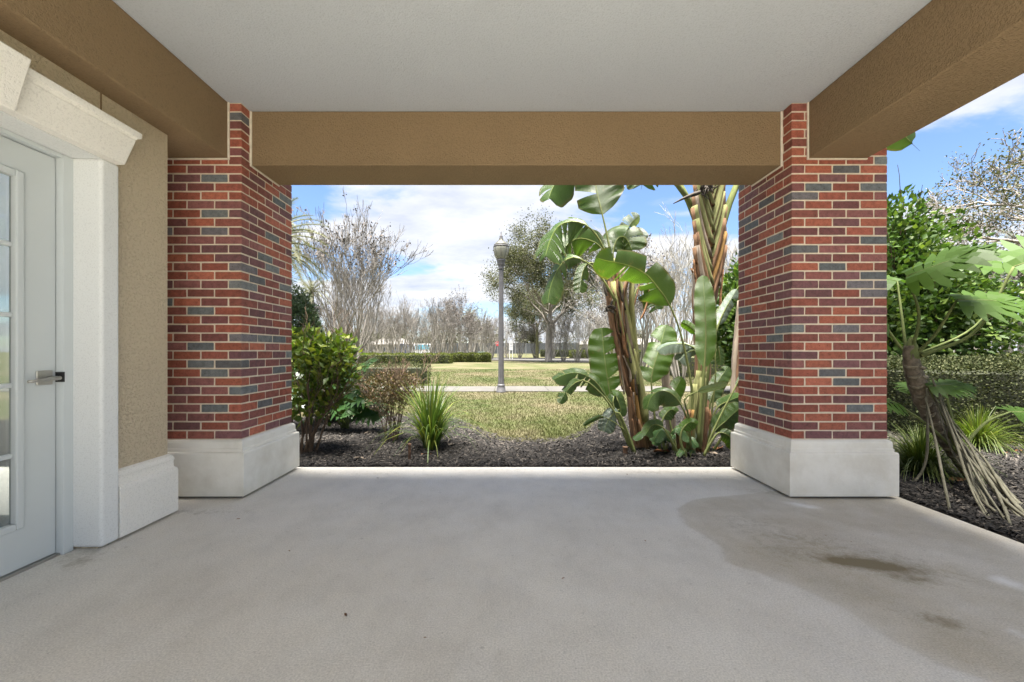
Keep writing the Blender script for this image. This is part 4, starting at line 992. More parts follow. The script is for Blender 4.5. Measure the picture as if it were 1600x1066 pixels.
for tr, tw, sh in CR:
    tr.materials.append(M['bark_pale']); tw.materials.append(M['twig_grey']); sh.materials.append(M['seedhead'])
def crape_tree(loc, H, rot, var, label, group=None, pale=False, seeds=True):
    t = thing('crape_myrtle', label, 'tree', loc, group, rot); s = H / 6.0; t.scale = (s, s, s)
    tr, tw, sh = CR[var]
    for nm, me, mt in (('trunk', tr, 'bark_pale'), ('crown', tw, 'twig_pale' if pale else 'twig_grey')):
        o = bpy.data.objects.new(nm, me); COL.objects.link(o); o.parent = t
        if pale: o.material_slots[0].link = 'OBJECT'; o.material_slots[0].material = M[mt]
    if seeds:
        o = bpy.data.objects.new('seed_heads', sh); COL.objects.link(o); o.parent = t
    return t
def at(px, Y): return ((px - CX) / F * Y, Y, GZ)
CR.append(crape(9, 6.0, 18, 5, .50, .045, .62))
for me_, m_ in zip(CR[3], ('bark_grey', 'twig_grey', 'seedhead')): me_.materials.append(M[m_])
crape_tree(at(546, 24), 9.2, .4, 3, 'large bare many stemmed crape myrtle above the left clipped hedges')
CG = 'bare crape myrtles along the far street'
rr = random.Random(21)
far = [(505, 40, 6.2), (590, 46, 6.0), (622, 44, 6.8), (640, 58, 6.6), (664, 50, 6.0), (690, 44, 6.6), (712, 50, 7.6), (736, 56, 6.0), (756, 48, 5.6), (700, 62, 8.5), (604, 64, 7.5), (570, 60, 7.0), (812, 64, 5.8), (836, 66, 6.2), (864, 60, 5.6), (880, 42, 4.8), (902, 40, 5.0), (924, 46, 5.6), (944, 52, 6.2), (792, 72, 6.4), (580, 40, 5.6), (612, 54, 6.4), (652, 40, 5.2), (676, 58, 7.4), (726, 42, 5.4), (744, 66, 7.0), (768, 58, 5.8), (535, 52, 7.0)]
for i, (px, Y, H) in enumerate(far):
    lab = 'bare crape myrtle in the rows between the long hedge and the parked vehicles' if px < 675 else 'bare crape myrtle in the rows behind the shorter hedge and utility cabinets' if px < 775 else 'bare pale crape myrtle in front of the dark screen fence' if px < 870 else 'slim bare pale tree along the road right of the live oak'
    crape_tree(at(px, Y), H * 1.15, rr.uniform(0, 6), i % 3, lab, CG, pale=(px > 790), seeds=i % 3 == 0)
for i, (px, Y, H, lab) in enumerate([(1000, 17, 6.0, 'pale bare tree behind the leaning bird of paradise crown'), (1062, 15, 6.3, 'pale bare tree between the leaning plant and the tall crisscrossed trunk'), (1150, 19, 7.0, 'pale bare tree behind the tall crisscrossed trunk'), (965, 24, 5.8, 'pale bare tree right of the spreading live oak'), (1030, 22, 7.4, 'tall pale bare tree far behind the gap between the paddle plants'), (1105, 24, 8.2, 'tall pale bare tree far behind the tall crisscrossed trunk')]):
    crape_tree(at(px, Y), H, rr.uniform(0, 6), i % 3, lab, None, True, i in (0, 3))
for i, (px, Y, H, lab) in enumerate([(1500, 15, 6.2, 'pale bare tree behind the broadleaf evergreen, beyond the hedge'), (1600, 12, 5.8, 'pale bare tree rising over the clipped hedge'), (1430, 22, 7.0, 'far pale bare tree behind the broadleaf evergreen')]):
    crape_tree(at(px, Y), H, rr.uniform(0, 6), (i + 1) % 3, lab, None, True, i == 1)

# ---- live oak with a spreading crown
def oak(loc, H, seed, label, crown_r, trunk_r, leaves=26000, first=.28, ls=.15):
    r = random.Random(seed); sk = Skel(); t = thing('live_oak', label, 'tree', loc)
    base = np.array([0, 0, -.1]); top = np.array([r.uniform(-.2, .2), 0, H * first])
    tb = MB(); tb.tube([(0, 0, -.15), (0, 0, .15), (.02, 0, H * first * .5), tuple(top), (top[0] + .1, .1, H * .5)], [trunk_r * 1.35, trunk_r * 1.08, trunk_r * .95, trunk_r * .85, trunk_r * .5], 10)
    for i in range(9):
        a = 2 * math.pi * i / 9 + r.uniform(-.3, .3); lift = r.uniform(.15, 1.3); z = H * first * r.uniform(.8, 1.5)
        d = unit(np.array([math.cos(a), math.sin(a), lift])); grow(sk, r, np.array([top[0], 0, z]), d, crown_r * .52 * r.uniform(.8, 1.15), trunk_r * .42, 0, 4, .06, .2, .62, (3, 4), .65, 5, .55)
    T = np.array(sk.tips); rg = np.random.default_rng(seed); idx = rg.integers(0, len(T), leaves)
    C = T[idx] + rg.normal(0, crown_r * .045, (leaves, 3)); D = rg.normal(size=(leaves, 3)) + np.array([0, 0, .3])
    v, f = leaf_cloud(C, D, ls, ls * .38, rg)
    trk = link('trunk', tb.mesh('trunk', True), M['bark_oak'], t); link('branch', skel_mesh(sk, lambda l: l <= 4, 'branch', 4, .008), M['bark_oak'], t, None).parent = trk
    link('crown', np_mesh('crown', v, f), M['oak_leaf'], t); return t
ol = G(857, 565.5); oak((ol.x, ol.y, GZ), 11.5, 6, 'spreading live oak with a thick grey trunk beside the road', 9.0, .36, 52000, .33)
o2 = G(832, 558.5); t2 = oak((o2.x, o2.y - 12, GZ), 10.5, 12, 'live oak with a mossy yellow green trunk behind the lamp post', 8.0, .26, 42000, .36)
n = NT('bark_moss'); n.col(n.ramp(n.noise(n.pos(), 3, 4), (.35, (.10, .09, .07)), (.55, (.15, .15, .06)))); n.set(.9); M['bark_moss'] = n.m
for c_ in t2.children:
    if c_.name.startswith('trunk'): c_.data.materials[0] = M['bark_moss']
# sparse reddish oak twigs reaching in at the right
oak((13.6, 10.2, GZ), 6.6, 31, 'sparse leafed tree with brownish foliage beyond the garden side', 2.9, .13, 5200, .45, .07)

# ---- palms
def palm_frond(L, r, droop, seed):
    V, Fc = [], []; rg = random.Random(seed); n = 34
    pts = [Vector((L * t * math.cos(droop * t * .9), 0, L * t * (math.sin(.9 - droop * t)))) if False else None for t in (0,)]
    p = Vector((0, 0, 0)); th = r; S = [p.copy()]
    for i in range(n):
        th -= droop / n; p = p + Vector((math.cos(th), 0, math.sin(th))) * (L / n); S.append(p.copy())
    mb = MB(); mb.tube(S[::3], [.03 * (1 - i / 13) + .004 for i in range(len(S[::3]))], 4)
    for i in range(4, n + 1):
        t = i / n; tan = (S[i] - S[i - 1]).normalized()
        for s in (-1, 1):
            for q in range(2):
                ll = L * .17 * (math.sin(math.pi * min(1, .12 + t * .86)) ** .6) * rg.uniform(.85, 1.1)
                d = (tan * .75 + Vector((0, s, 0)) * .75 + Vector((0, 0, .25 + rg.uniform(-.25, .15)))).normalized(); a = S[i] - tan * (q * L / n * .5); w_ = tan * .014 * L / 2.5
                mb.add([a - w_, a + w_, a + d * ll + Vector((0, 0, -.12 * ll))], [(0, 1, 2)])
    return mb
FR = []
for i, (e, dr) in enumerate(((1.25, 1.3), (.85, 1.4), (.4, 1.25), (-.1, .9))):
    me = palm_frond(2.6, e, dr, i).mesh('frond'); me.materials.append(M['palm_leaf']); FR.append(me)
def palm(loc, H, s, label, seed, nf=44):
    r = random.Random(seed); t = thing('date_palm', label, 'tree', loc)
    mb = MB(); rings = int(H / .12); mb.tube([(0, 0, -.1 + H * i / rings) for i in range(rings + 1)], [(.24 + .035 * (i % 2)) * s * (1.15 if i < 3 else 1) for i in range(rings + 1)], 9)
    link('trunk', mb.mesh('trunk'), M['bark_oak'], t)
    for i in range(nf):
        k = min(3, int(4 * ((i / nf) ** 1.0))); o = bpy.data.objects.new('frond', FR[k]); COL.objects.link(o); o.parent = t
        o.location = (0, 0, H - .1); o.rotation_euler = (r.uniform(-.1, .1), r.uniform(-.12, .12), i * 2.4 + r.uniform(-.2, .2)); o.scale = (s * r.uniform(.9, 1.1),) * 3
    return t
palm(at(418, 15), 5.0, 1.0, 'tall date palm half hidden behind the left brick pillar', 2)
palm(at(487, 38), 6.6, .85, 'date palm standing behind the large bare crape myrtle', 3, 36)
palm(at(735, 62), 6.4, .9, 'small distant date palm left of the lamp post', 4, 34)
palm(at(1610, 17), 4.6, 1.0, 'date palm behind the pale bare trees beyond the hedge', 5, 36)

# ---- dense conical evergreen and the broadleaf evergreens
def shell_points(n, rg, centre, R, lump=.18, fill=.45):
    d = rg.normal(size=(n, 3)); d /= np.linalg.norm(d, axis=1, keepdims=True)
    ph = rg.uniform(0, 6, (9, 3)); k = np.zeros(n)
    for i in range(9): k += np.sin(d @ (rg.normal(size=3) * (2 + i * .8)) + ph[i, 0])
    rad_ = (1 - fill * rg.random(n) ** 1.4) * (1 + lump * k / 3)
    return np.array(centre) + d * np.array(R) * rad_[:, None], d
def bush(name, label, cat, loc, crowns, n, L, Wd, mat, seed, stems=6, stem_h=None, stem_r=.018, stem_mat='stem_brown', lump=.2, fill=.5, lv=3, flat=None, group=None):
    rg = np.random.default_rng(seed); r = random.Random(seed); t = thing(name, label, cat, loc, group); C, D = [], []
    tot = sum(c[1][0] * c[1][1] * c[1][2] for c in crowns)
    for c, R in crowns:
        p, d = shell_points(max(20, int(n * (R[0] * R[1] * R[2]) / tot)), rg, c, R, lump, fill); C.append(p); D.append(d)
    C, D = np.concatenate(C), np.concatenate(D)
    if flat is not None: k = C[:, 2] < flat + rg.normal(0, .02, len(C)); C, D = C[k], D[k]
    v, f = leaf_cloud(C, D * .8 + rg.normal(0, .6, D.shape) + np.array([0, 0, .25]), L, Wd, rg); link('crown', np_mesh('crown', v, f), mat, t)
    sk = Skel(); top = max(c[0][2] for c in crowns)
    for i in range(stems):
        a = 2 * math.pi * i / stems + r.uniform(-.4, .4); tgt = np.array(crowns[i % len(crowns)][0]); p = np.array([math.cos(a) * .07, math.sin(a) * .07, -.05])
        tgt = tgt + np.array([r.gauss(0, .25), r.gauss(0, .25), 0]) * np.array(crowns[i % len(crowns)][1]); d = unit(tgt - p); grow(sk, r, p, d, np.linalg.norm(tgt - p) * .72, stem_r, 0, lv, .03, .07, .55, (2, 4), .5, 5, .6)
    link('stems', skel_mesh(sk, lambda l: True, 'stems', 5, .0022), M[stem_mat], t); return t
bush('holly_tree', 'dense dark conical evergreen behind the left yellow green shrub', 'tree', at(466, 15.5), [((0, 0, 1.6), (.85, .85, 1.5)), ((0, 0, 2.6), (.5, .5, .9))], 9000, .11, .035, M['dark_leaf'], 3, 4, None, .05, lump=.1, fill=.4)
bush('viburnum_tree', 'rounded broadleaf evergreen tree behind the garden side brick pillar', 'tree', at(1405, 7.4), [((-.1, 0, 2.1), (1.5, 1.2, 1.05)), ((-.5, -.1, 3.0), (.85, .9, .85)), ((.7, -.2, 1.7), (1.1, 1.0, .8)), ((-.7, -.3, 1.5), (1.0, .9, .7))], 24000, .105, .035, M['tree_leaf'], 5, 6, None, .05, lump=.25, fill=.75, lv=2)
bush('viburnum_tree', 'broadleaf evergreen seen between the tall paddle trunk and the pillar', 'tree', at(1172, 10.5), [((0, 0, 2.1), (.95, .9, 1.4)), ((-.15, 0, 1.1), (.7, .8, .7))], 7000, .15, .05, M['tree_leaf'], 7, 4, None, .05, lump=.25, fill=.7)

# ---- left shrubs in the mulch
bush('viburnum_shrub', 'leggy yellow green shrub with bare brown stems beside the left brick pillar', 'shrub', tuple(G(478, 713)), [((-.02, .05, 1.08), (.44, .36, .24)), ((.30, .0, 1.04), (.26, .30, .24)), ((.16, .1, .80), (.34, .3, .20)), ((.05, .1, .55), (.3, .3, .2))], 1500, .10, .024, M['shrub_leaf'], 9, 14, None, .012, lump=.18, fill=.8)
bush('azalea_shrub', 'sparse twiggy brown shrub with a flat clipped top', 'shrub', tuple(G(612, 694)), [((0, 0, .72), (.33, .30, .22)), ((-.12, 0, .62), (.22, .25, .22)), ((.15, 0, .62), (.22, .25, .22))], 2300, .034, .010, M['brown_leaf'], 10, 15, None, .008, lump=.12, fill=.6, lv=4, flat=.84)
bush('viburnum_shrub', 'dark low shrub half hidden behind the leggy shrub', 'shrub', at(520, 6.2), [((0, 0, .45), (.5, .4, .42))], 1500, .09, .026, M['dark_leaf'], 12, 5, None, .012, fill=.6)
bush('viburnum_shrub', 'tall green shrub filling the gap between the left pillar and the leggy shrub', 'shrub', at(452, 5.6), [((0, 0, .75), (.36, .3, .55))], 1000, .085, .024, M['shrub_leaf'], 13, 5, None, .012, fill=.6)

# ---- philodendrons: deeply lobed leaves
M['philo'] = m_leaf('philodendron_leaf', (0.028, 0.064, 0.007), (0.05, 0.102, 0.011), (0.075, 0.13, 0.016), .5, .35, .25)
M['philo_dark'] = m_leaf('philodendron_leaf_dark', (0.012, 0.036, 0.0108), (0.024, 0.06, 0.015), (0.039, 0.078, 0.021), .3, .3)
def lobed(L, seed):
    """deeply cut leaf, base at origin, along +x, normal +z, one connected surface"""
    r = random.Random(seed); V, Fc = [], []
    n = 9; spine = [Vector((L * (i / n) ** .95, 0, -.12 * L * (i / n) ** 2)) for i in range(n + 1)]
    V += spine; 
    for s in (-1, 1):
        for i in range(n):
            t = (i + .5) / n; ln = L * (.62 * math.sin(math.pi * (t * .72 + .22)) + .06) * r.uniform(.9, 1.08)
            ang = (1.75 - 1.35 * t); d = Vector((math.cos(ang), s * math.sin(ang), 0)); a, b = spine[i], spine[i + 1]; prev = (i, i + 1)
            w0 = (b - a).length * .5
            for k in range(1, 5):
                u = k / 4; c = (a + b) / 2 + d * ln * u + Vector((0, 0, -.22 * ln * u * u + .04 * L * math.sin(u * 5 + i))); perp = Vector((-d.y, d.x, 0)) * s * -1
                ww = w0 * (1.12, 1.15, 1.45, 1.15, .2)[k] * (1 + .2 * r.uniform(-1, 1)); V += [c + perp * ww * 1.0 - perp * ww * 2 if False else c - Vector((abs(perp.x) * 0 + perp.x, perp.y, 0)) * ww * (-1 if False else 1), c + perp * ww]
                q = (prev[0], prev[1], len(V) - 1, len(V) - 2)
                pa, pb = V[prev[0]], V[prev[1]]
                if (pa - V[-2]).length + (pb - V[-1]).length > (pa - V[-1]).length + (pb - V[-2]).length: q = (prev[0], prev[1], len(V) - 2, len(V) - 1); Fc.append(q); prev = (len(V) - 1, len(V) - 2)
                else: Fc.append(q); prev = (len(V) - 2, len(V) - 1)
    me = bpy.data.meshes.new('leaf'); me.from_pydata([tuple(p) for p in V], [], Fc); me.update(); return me
LOB = [lobed(1.0, s) for s in range(4)]
def philo_leaf(root, base, tip_attach, direction, normal, L, mat, seed, pr=.014, bow=None):
    d = Vector(direction).normalized(); nn = Vector(normal); nn = (nn - d * nn.dot(d)).normalized(); y = nn.cross(d)
    me = LOB[seed % 4].copy(); me.transform(Matrix(((d.x * L, y.x * L, nn.x * L, tip_attach.x), (d.y * L, y.y * L, nn.y * L, tip_attach.y), (d.z * L, y.z * L, nn.z * L, tip_attach.z), (0, 0, 0, 1))))
    lf = link('leaf', me, mat, root, root.location)
    m1 = (base + tip_attach) / 2 + (bow or Vector((0, 0, 0))); S = spline([base, m1, tip_attach], 14)
    rib = MB().tube(S, [pr * (1.5 if i == 0 else 1.15 - .5 * i / 13) for i in range(14)], 7); rib.tube([tip_attach, tip_attach + d * L * .5 - nn * .03 * L, tip_attach + d * L * .95 - nn * .115 * L], [pr * .55, pr * .3, .001], 5)
    part('petiole', rib, M['petiole_pale'], root, True, lf)
M['petiole_pale'] = m_bark('petiole_pale', (0.072, 0.093, 0.03), (0.132, 0.156, 0.06), 14, .2)
M['leaf_scar'] = m_bark('leaf_scar', (.12, .10, .07), (.26, .23, .17), 40, 1)
M['philo_trunk'] = m_bark('philodendron_trunk', (.05, .04, .03), (.19, .16, .12), 22, 1)
M['aerial_root'] = m_bark('aerial_root', (0.0715, 0.06875, 0.04675), (0.1485, 0.1403, 0.1045), 20, .3)
YP = 3.35
pb = P(1560, 790, YP); ph = thing('tree_philodendron', 'leaning tree philodendron with aerial roots and lobed leaves beside the patio', 'plant', (pb.x, YP, GZ))
tk = [(1421, 540, 7), (1422, 552, 11.5), (1426, 575, 13), (1437, 610, 12.5), (1453, 645, 11.5), (1473, 680, 11), (1493, 708, 10), (1513, 735, 10), (1537, 768, 9), (1556, 800, 8)]
part('trunk', px_trunk(tk, YP, 12, 44, .09, 7), M['philo_trunk'], ph, True)
r = random.Random(7); C = spline([P(a, b, YP) for a, b, c in tk], 40)
for i in range(4, 28, 2):                                # eyebrow leaf scars
    for s in (-1, 1):
        p = C[i]; tan = (C[i + 1] - C[i - 1]).normalized(); side = tan.cross(Vector((0, 1, 0))).normalized(); R_ = .067 - .0006 * i
        pts = [p + Vector((0, -1, 0)) * R_ * math.cos(a) * 1.02 + side * R_ * math.sin(a) * 1.02 + tan * (.03 * math.cos((a - s * .8) * 1.6) + .012 * s) for a in np.linspace(s * .75 - .75 + r.uniform(-.15, .15), s * .75 + .75 + r.uniform(-.15, .15), 7)]
        part('leaf_scar', MB().tube(pts, [.004, .010, .014, .016, .014, .010, .004], 6), M['leaf_scar'], ph, True)
roots = [[(1462, 600), (1500, 690), (1536, 760), (1588, 838)], [(1456, 610), (1496, 700), (1520, 770), (1556, 832)], [(1470, 640), (1512, 705), (1556, 770), (1622, 836)], [(1474, 650), (1520, 712), (1580, 782), (1640, 815)], [(1480, 660), (1526, 720), (1590, 790), (1650, 850)],
         [(1486, 668), (1516, 742), (1548, 806), (1564, 838)], [(1490, 680), (1536, 740), (1560, 772), (1584, 832)], [(1496, 700), (1528, 756), (1545, 790), (1548, 826)], [(1500, 700), (1545, 742), (1600, 790), (1660, 830)], [(1446, 620), (1462, 690), (1472, 740), (1487, 811)], [(1506, 716), (1518, 760), (1524, 790), (1519, 815)], [(1500, 690), (1552, 762), (1576, 790), (1577, 808)], [(1448, 606), (1449, 700), (1440, 738), (1420, 762)]]
for i in range(16):
    q = roots[i % 9]; j = lambda k: r.uniform(-k, k); k0 = r.uniform(0, .5)
    roots.append([(q[0][0] + k0 * 30 + j(6), q[0][1] + k0 * 60 + j(14)), (q[1][0] + j(10), q[1][1] + j(10)), (q[2][0] + j(14), q[2][1] + j(12)), (q[3][0] + j(34), q[3][1] + j(14))])
for i, pts in enumerate(roots):
    last = G(*pts[-1]); y1 = min(max(last.y, 2.3), 3.6); m = len(pts) - 1
    W3 = [P(a, b, (YP - .1) + (y1 - (YP - .1)) * (j / m) ** 1.3) for j, (a, b) in enumerate(pts)]; W3[-1].z = GZ + .0
    rr_ = r.uniform(.0055, .0105); part('aerial_root', MB().tube(spline(W3, 18), [rr_ * .8] * 6 + [rr_] * 11 + [rr_ * .5], 7), M['aerial_root'], ph, True)
crown = P(1424, 552, YP)
V3 = Vector
philo_leaf(ph, crown, P(1417, 432, YP - .1), (.35, -.45, .25), (.1, -.75, .8), .42, M['philo'], 0, .012, V3((.03, -.05, 0)))
philo_leaf(ph, crown + V3((.02, -.03, 0)), P(1495, 469, YP - .25), (.85, -.3, .0), (-.1, -.6, .9), .40, M['philo'], 1, .012, V3((.0, 0, -.04)))
philo_leaf(ph, crown + V3((.03, -.05, -.02)), P(1584, 417, YP - .25), (.8, -.2, .35), (-.45, -.7, .6), .46, M['philo'], 2, .013, V3((.08, 0, -.14)))
philo_leaf(ph, crown + V3((.03, -.0, -.02)), P(1590, 408, YP + .1), (-.6, .3, .1), (-.0, -.5, .9), .42, M['philo'], 3, .009, V3((.08, 0, -.14)))
philo_leaf(ph, crown + V3((-.03, 0, 0)), P(1376, 498, YP + .15), (-.8, -.1, .3), (0, -.6, .8), .4, M['philo'], 3, .012, V3((.04, 0, -.08)))
philo_leaf(ph, crown + V3((-.02, .02, 0)), P(1402, 440, YP + .25), (-.3, .5, .3), (0, -.6, .8), .38, M['philo'], 1, .011)
lowc = P(1498, 708, YP - .12)
for (px, py, yy), d_, L_, s_ in (((1396, 628, -.05), (-.7, -.2, .1), .26, 0), ((1450, 604, -.1), (.8, -.3, .15), .24, 1), ((1476, 606, 0), (.6, .1, .0), .2, 2), ((1578, 644, -.1), (.8, 0, .05), .22, 3), ((1440, 600, .15), (-.5, -.2, -.1), .2, 2)):
    philo_leaf(ph, lowc, P(px, py, YP + yy), d_, (0, -.4, .9), L_, M['philo'], s_, .011, V3((0, 0, .03 if px < 1500 else .07)))
part('crown_bud', MB().lathe([(.05, 0), (.055, .05), (.035, .12), (.012, .18)], crown + V3((0, 0, -.05)), 8), M['petiole_pale'], ph, True)

pd = at(540, 5.6); ph2 = thing('split_leaf_philodendron', 'dark glossy split leaf philodendron behind the leggy left shrub', 'plant', pd)
r = random.Random(4)
for i, (px, py, d_) in enumerate([(548, 578, (.6, -.5, .25)), (552, 606, (.8, -.5, -.2)), (536, 620, (.4, -.8, -.3)), (540, 600, (-.2, -.7, .1)), (520, 586, (-.6, -.5, .2)), (558, 628, (.8, -.4, -.3)), (500, 610, (-.7, -.5, -.1)), (530, 570, (.2, -.5, .5))]):
    philo_leaf(ph2, Vector(pd) + V3((r.uniform(-.05, .05), 0, .02)), P(px, py, 5.45 + r.uniform(-.1, .25)), d_, (0, -.6, .8), .40, M['philo_dark'], i, .01)

# ---- hedges
def hedge(name, label, x0, x1, y0, y1, h, n, L, Wd, mat, seed, rot=0, loc=None, group=None, rnd=.12):
    rg = np.random.default_rng(seed); cx_, cy_ = (x0 + x1) / 2, (y0 + y1) / 2; t = thing(name, label, 'hedge', (cx_, cy_, GZ), group, rot)
    hx, hy = (x1 - x0) / 2, (y1 - y0) / 2; A = [2 * hx * 2 * hy, 2 * hx * h, 2 * hx * h, 2 * hy * h, 2 * hy * h]; A = np.array(A) / sum(A); C, D = [], []
    for k_, fr in enumerate(A):
        m = int(n * fr) + 1; u, w_ = rg.uniform(-1, 1, m), rg.uniform(-1, 1, m); dp = rg.random(m) ** 2 * .10
        if k_ == 0: c = np.stack([u * hx, w_ * hy, h - dp], 1); d = [0, 0, 1]
        elif k_ < 3: s = -1 if k_ == 1 else 1; c = np.stack([u * hx, s * (hy - dp), (w_ + 1) / 2 * h], 1); d = [0, s, 0]
        else: s = -1 if k_ == 3 else 1; c = np.stack([s * (hx - dp), u * hy, (w_ + 1) / 2 * h], 1); d = [s, 0, 0]
        C.append(c); D.append(np.tile(np.array(d, float), (m, 1)))
    C, D = np.concatenate(C), np.concatenate(D)
    C += .04 * np.sin(C[:, [1, 0, 0]] * 5.1 + 1) + rg.normal(0, .018, C.shape)
    # soft shoulders
    ex = np.clip((np.abs(C[:, 0]) - hx + rnd) / rnd, 0, 1) * np.clip((C[:, 2] - h + rnd) / rnd, 0, 1); ey = np.clip((np.abs(C[:, 1]) - hy + rnd) / rnd, 0, 1) * np.clip((C[:, 2] - h + rnd) / rnd, 0, 1)
    C[:, 2] -= np.maximum(ex, ey) ** 2 * rnd * .5
    v, f = leaf_cloud(C, D + rg.normal(0, .7, D.shape) + np.array([0, 0, .2]), L, Wd, rg); link('foliage', np_mesh('foliage', v, f), mat, t)
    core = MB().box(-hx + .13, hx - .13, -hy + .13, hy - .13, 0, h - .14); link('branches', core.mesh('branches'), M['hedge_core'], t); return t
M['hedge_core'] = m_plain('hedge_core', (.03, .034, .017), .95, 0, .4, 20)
c = G(1488, 702); hedge('clipped_hedge', 'low boxy clipped hedge of fine dull leaves beyond the philodendron', c.x, c.x + 3.2, c.y, c.y + 1.4, .97, 52000, .030, .010, M['hedge_dull'], 2)
hedge('clipped_hedge', 'pale sunlit hedge running behind the boxy clipped hedge', 10.4, 15, 9.6, 10.8, 1.0, 8000, .05, .016, M['hedge_leaf'], 3)
c0, c1 = G(520, 601), G(663, 601); hedge('clipped_hedge', 'grey green clipped hedge end behind the twiggy brown shrub', c0.x - 1.2, c1.x, c0.y, c0.y + 1.2, .66, 9000, .045, .014, M['hedge_dull'], 4)
c0, c1 = G(520, 568.5), G(703, 568.5); hedge('clipped_hedge', 'long yellow green hedge across the lawn below the bare trees', c0.x - 4, c1.x, c0.y, c0.y + 1.4, .86, 9000, .12, .04, M['hedge_leaf'], 5)
c0, c1 = G(702, 567), G(766, 566); hedge('clipped_hedge', 'shorter yellow green hedge ending left of the lamp post', c0.x, c1.x, c0.y + 1.5, c0.y + 2.9, .86, 6000, .12, .04, M['hedge_leaf'], 6)
c0, c1 = G(893, 560), G(990, 560); hedge('clipped_hedge', 'bright green hedge beyond the road right of the oak', c0.x, c1.x + 4, c0.y, c0.y + 2, 1.2, 7000, .16, .05, M['hedge_leaf'], 7)
c0, c1 = G(846, 558), G(900, 558); hedge('clipped_hedge', 'dull dark hedge behind the oak trunk', c0.x, c1.x + 3, c0.y, c0.y + 2, 1.3, 5000, .16, .05, M['hedge_dull'], 8)
c0, c1 = G(1080, 590), G(1150, 590); hedge('clipped_hedge', 'loose pale hedge past the sidewalk behind the paddle plants', c0.x - .5, c1.x + 2, c0.y, c0.y + 1.5, .95, 7000, .06, .018, M['hedge_leaf'], 9)

# ------------------------------------------------------------------ street things far off
def bx(name, mb, mat, root, parent=None): return part(name, mb, mat, root, parent=parent)
M['sign_red'] = m_plain('sign_red', (.50, .05, .06), .4); M['sign_white'] = m_plain('sign_white', (.6, .6, .58), .5); M['post_grey'] = m_plain('post_grey', (.2, .2, .2), .5)
sp = G(777.5, 559.2); sp.y = 62; sp.x = (777.5 - CX) / F * 62; t = thing('stop_sign', 'red octagonal stop sign on a dark post left of the lamp post', 'sign', (sp.x, 62, GZ))
oc = [(sp.x + .40 * math.cos(math.pi / 8 + i * math.pi / 4), .40 * math.sin(math.pi / 8 + i * math.pi / 4)) for i in range(8)]
part('post', MB().box(sp.x - .05, sp.x + .05, 61.98, 62.06, GZ, 2.0), M['post_grey'], t)
pl = part('plate', MB().loft([[(x, y, z + 2.22) for x, z in oc] for y in (61.95, 61.98)]), M['sign_red'], t)
def text(body, size, loc, mat, parent, root):
    cu = bpy.data.curves.new('lettering', 'FONT'); cu.body = body; cu.size = size; cu.align_x = 'CENTER'; cu.align_y = 'CENTER'; cu.extrude = .002
    o = bpy.data.objects.new('lettering', cu); COL.objects.link(o); bpy.context.view_layer.update()
    me = bpy.data.meshes.new_from_object(o.evaluated_get(bpy.context.evaluated_depsgraph_get())); bpy.data.objects.remove(o)
    me.transform(Matrix.Translation(Vector(loc)) @ Matrix.Rotation(math.pi / 2, 4, 'X')); me.materials.clear(); me.materials.append(mat)
    return link('lettering', me, None, parent, root.location)
text('STOP', .27, (sp.x, 61.945, 2.22), M['sign_white'], pl, t)
wx = (798.5 - CX) / F * 58
t = thing('notice_sign', 'white board sign on two white posts beside the road', 'sign', (wx, 58, GZ))
for s in (-1, 1): part('post', MB().box(wx + s * .2 - .05, wx + s * .2 + .05, 57.96, 58.04, GZ, 1.5), M['sign_white'], t)
bd = part('board', MB().box(wx - .27, wx + .27, 57.93, 57.99, 1.2, 2.5), M['sign_white'], t)
M['sign_grey'] = m_plain('sign_grey', (.35, .36, .38), .5)
part('print_line', MB().box(wx - .12, wx + .10, 57.925, 57.929, 2.0, 2.15), M['sign_grey'], t, parent=bd); part('print_line', MB().box(wx - .17, wx + .17, 57.925, 57.929, 1.68, 1.75), M['sign_grey'], t, parent=bd)
M['box_grey'] = m_plain('box_grey', (.36, .36, .33), .6); M['box_green'] = m_plain('box_green', (.30, .38, .35), .6)
for px, Y, w_, hh, m, lab in ((722, 46, 1.0, 1.0, 'box_grey', 'grey utility cabinet behind the yellow green hedge'), (752, 47, .75, .95, 'box_green', 'pale green utility cabinet right of the grey one')):
    x = (px - CX) / F * Y; t = thing('utility_cabinet', lab, 'cabinet', (x, Y, GZ)); bevel(part('body', MB().box(x - w_ / 2, x + w_ / 2, Y, Y + .7, GZ, hh), M[m], t), .03)
    part('lid', MB().box(x - w_ / 2 - .03, x + w_ / 2 + .03, Y - .03, Y + .73, hh + .002, hh + .05), M[m], t); part('door', MB().box(x - w_ / 2 + .06, x + w_ / 2 - .06, Y - .012, Y - .003, GZ + .1, hh - .08), M[m], t)
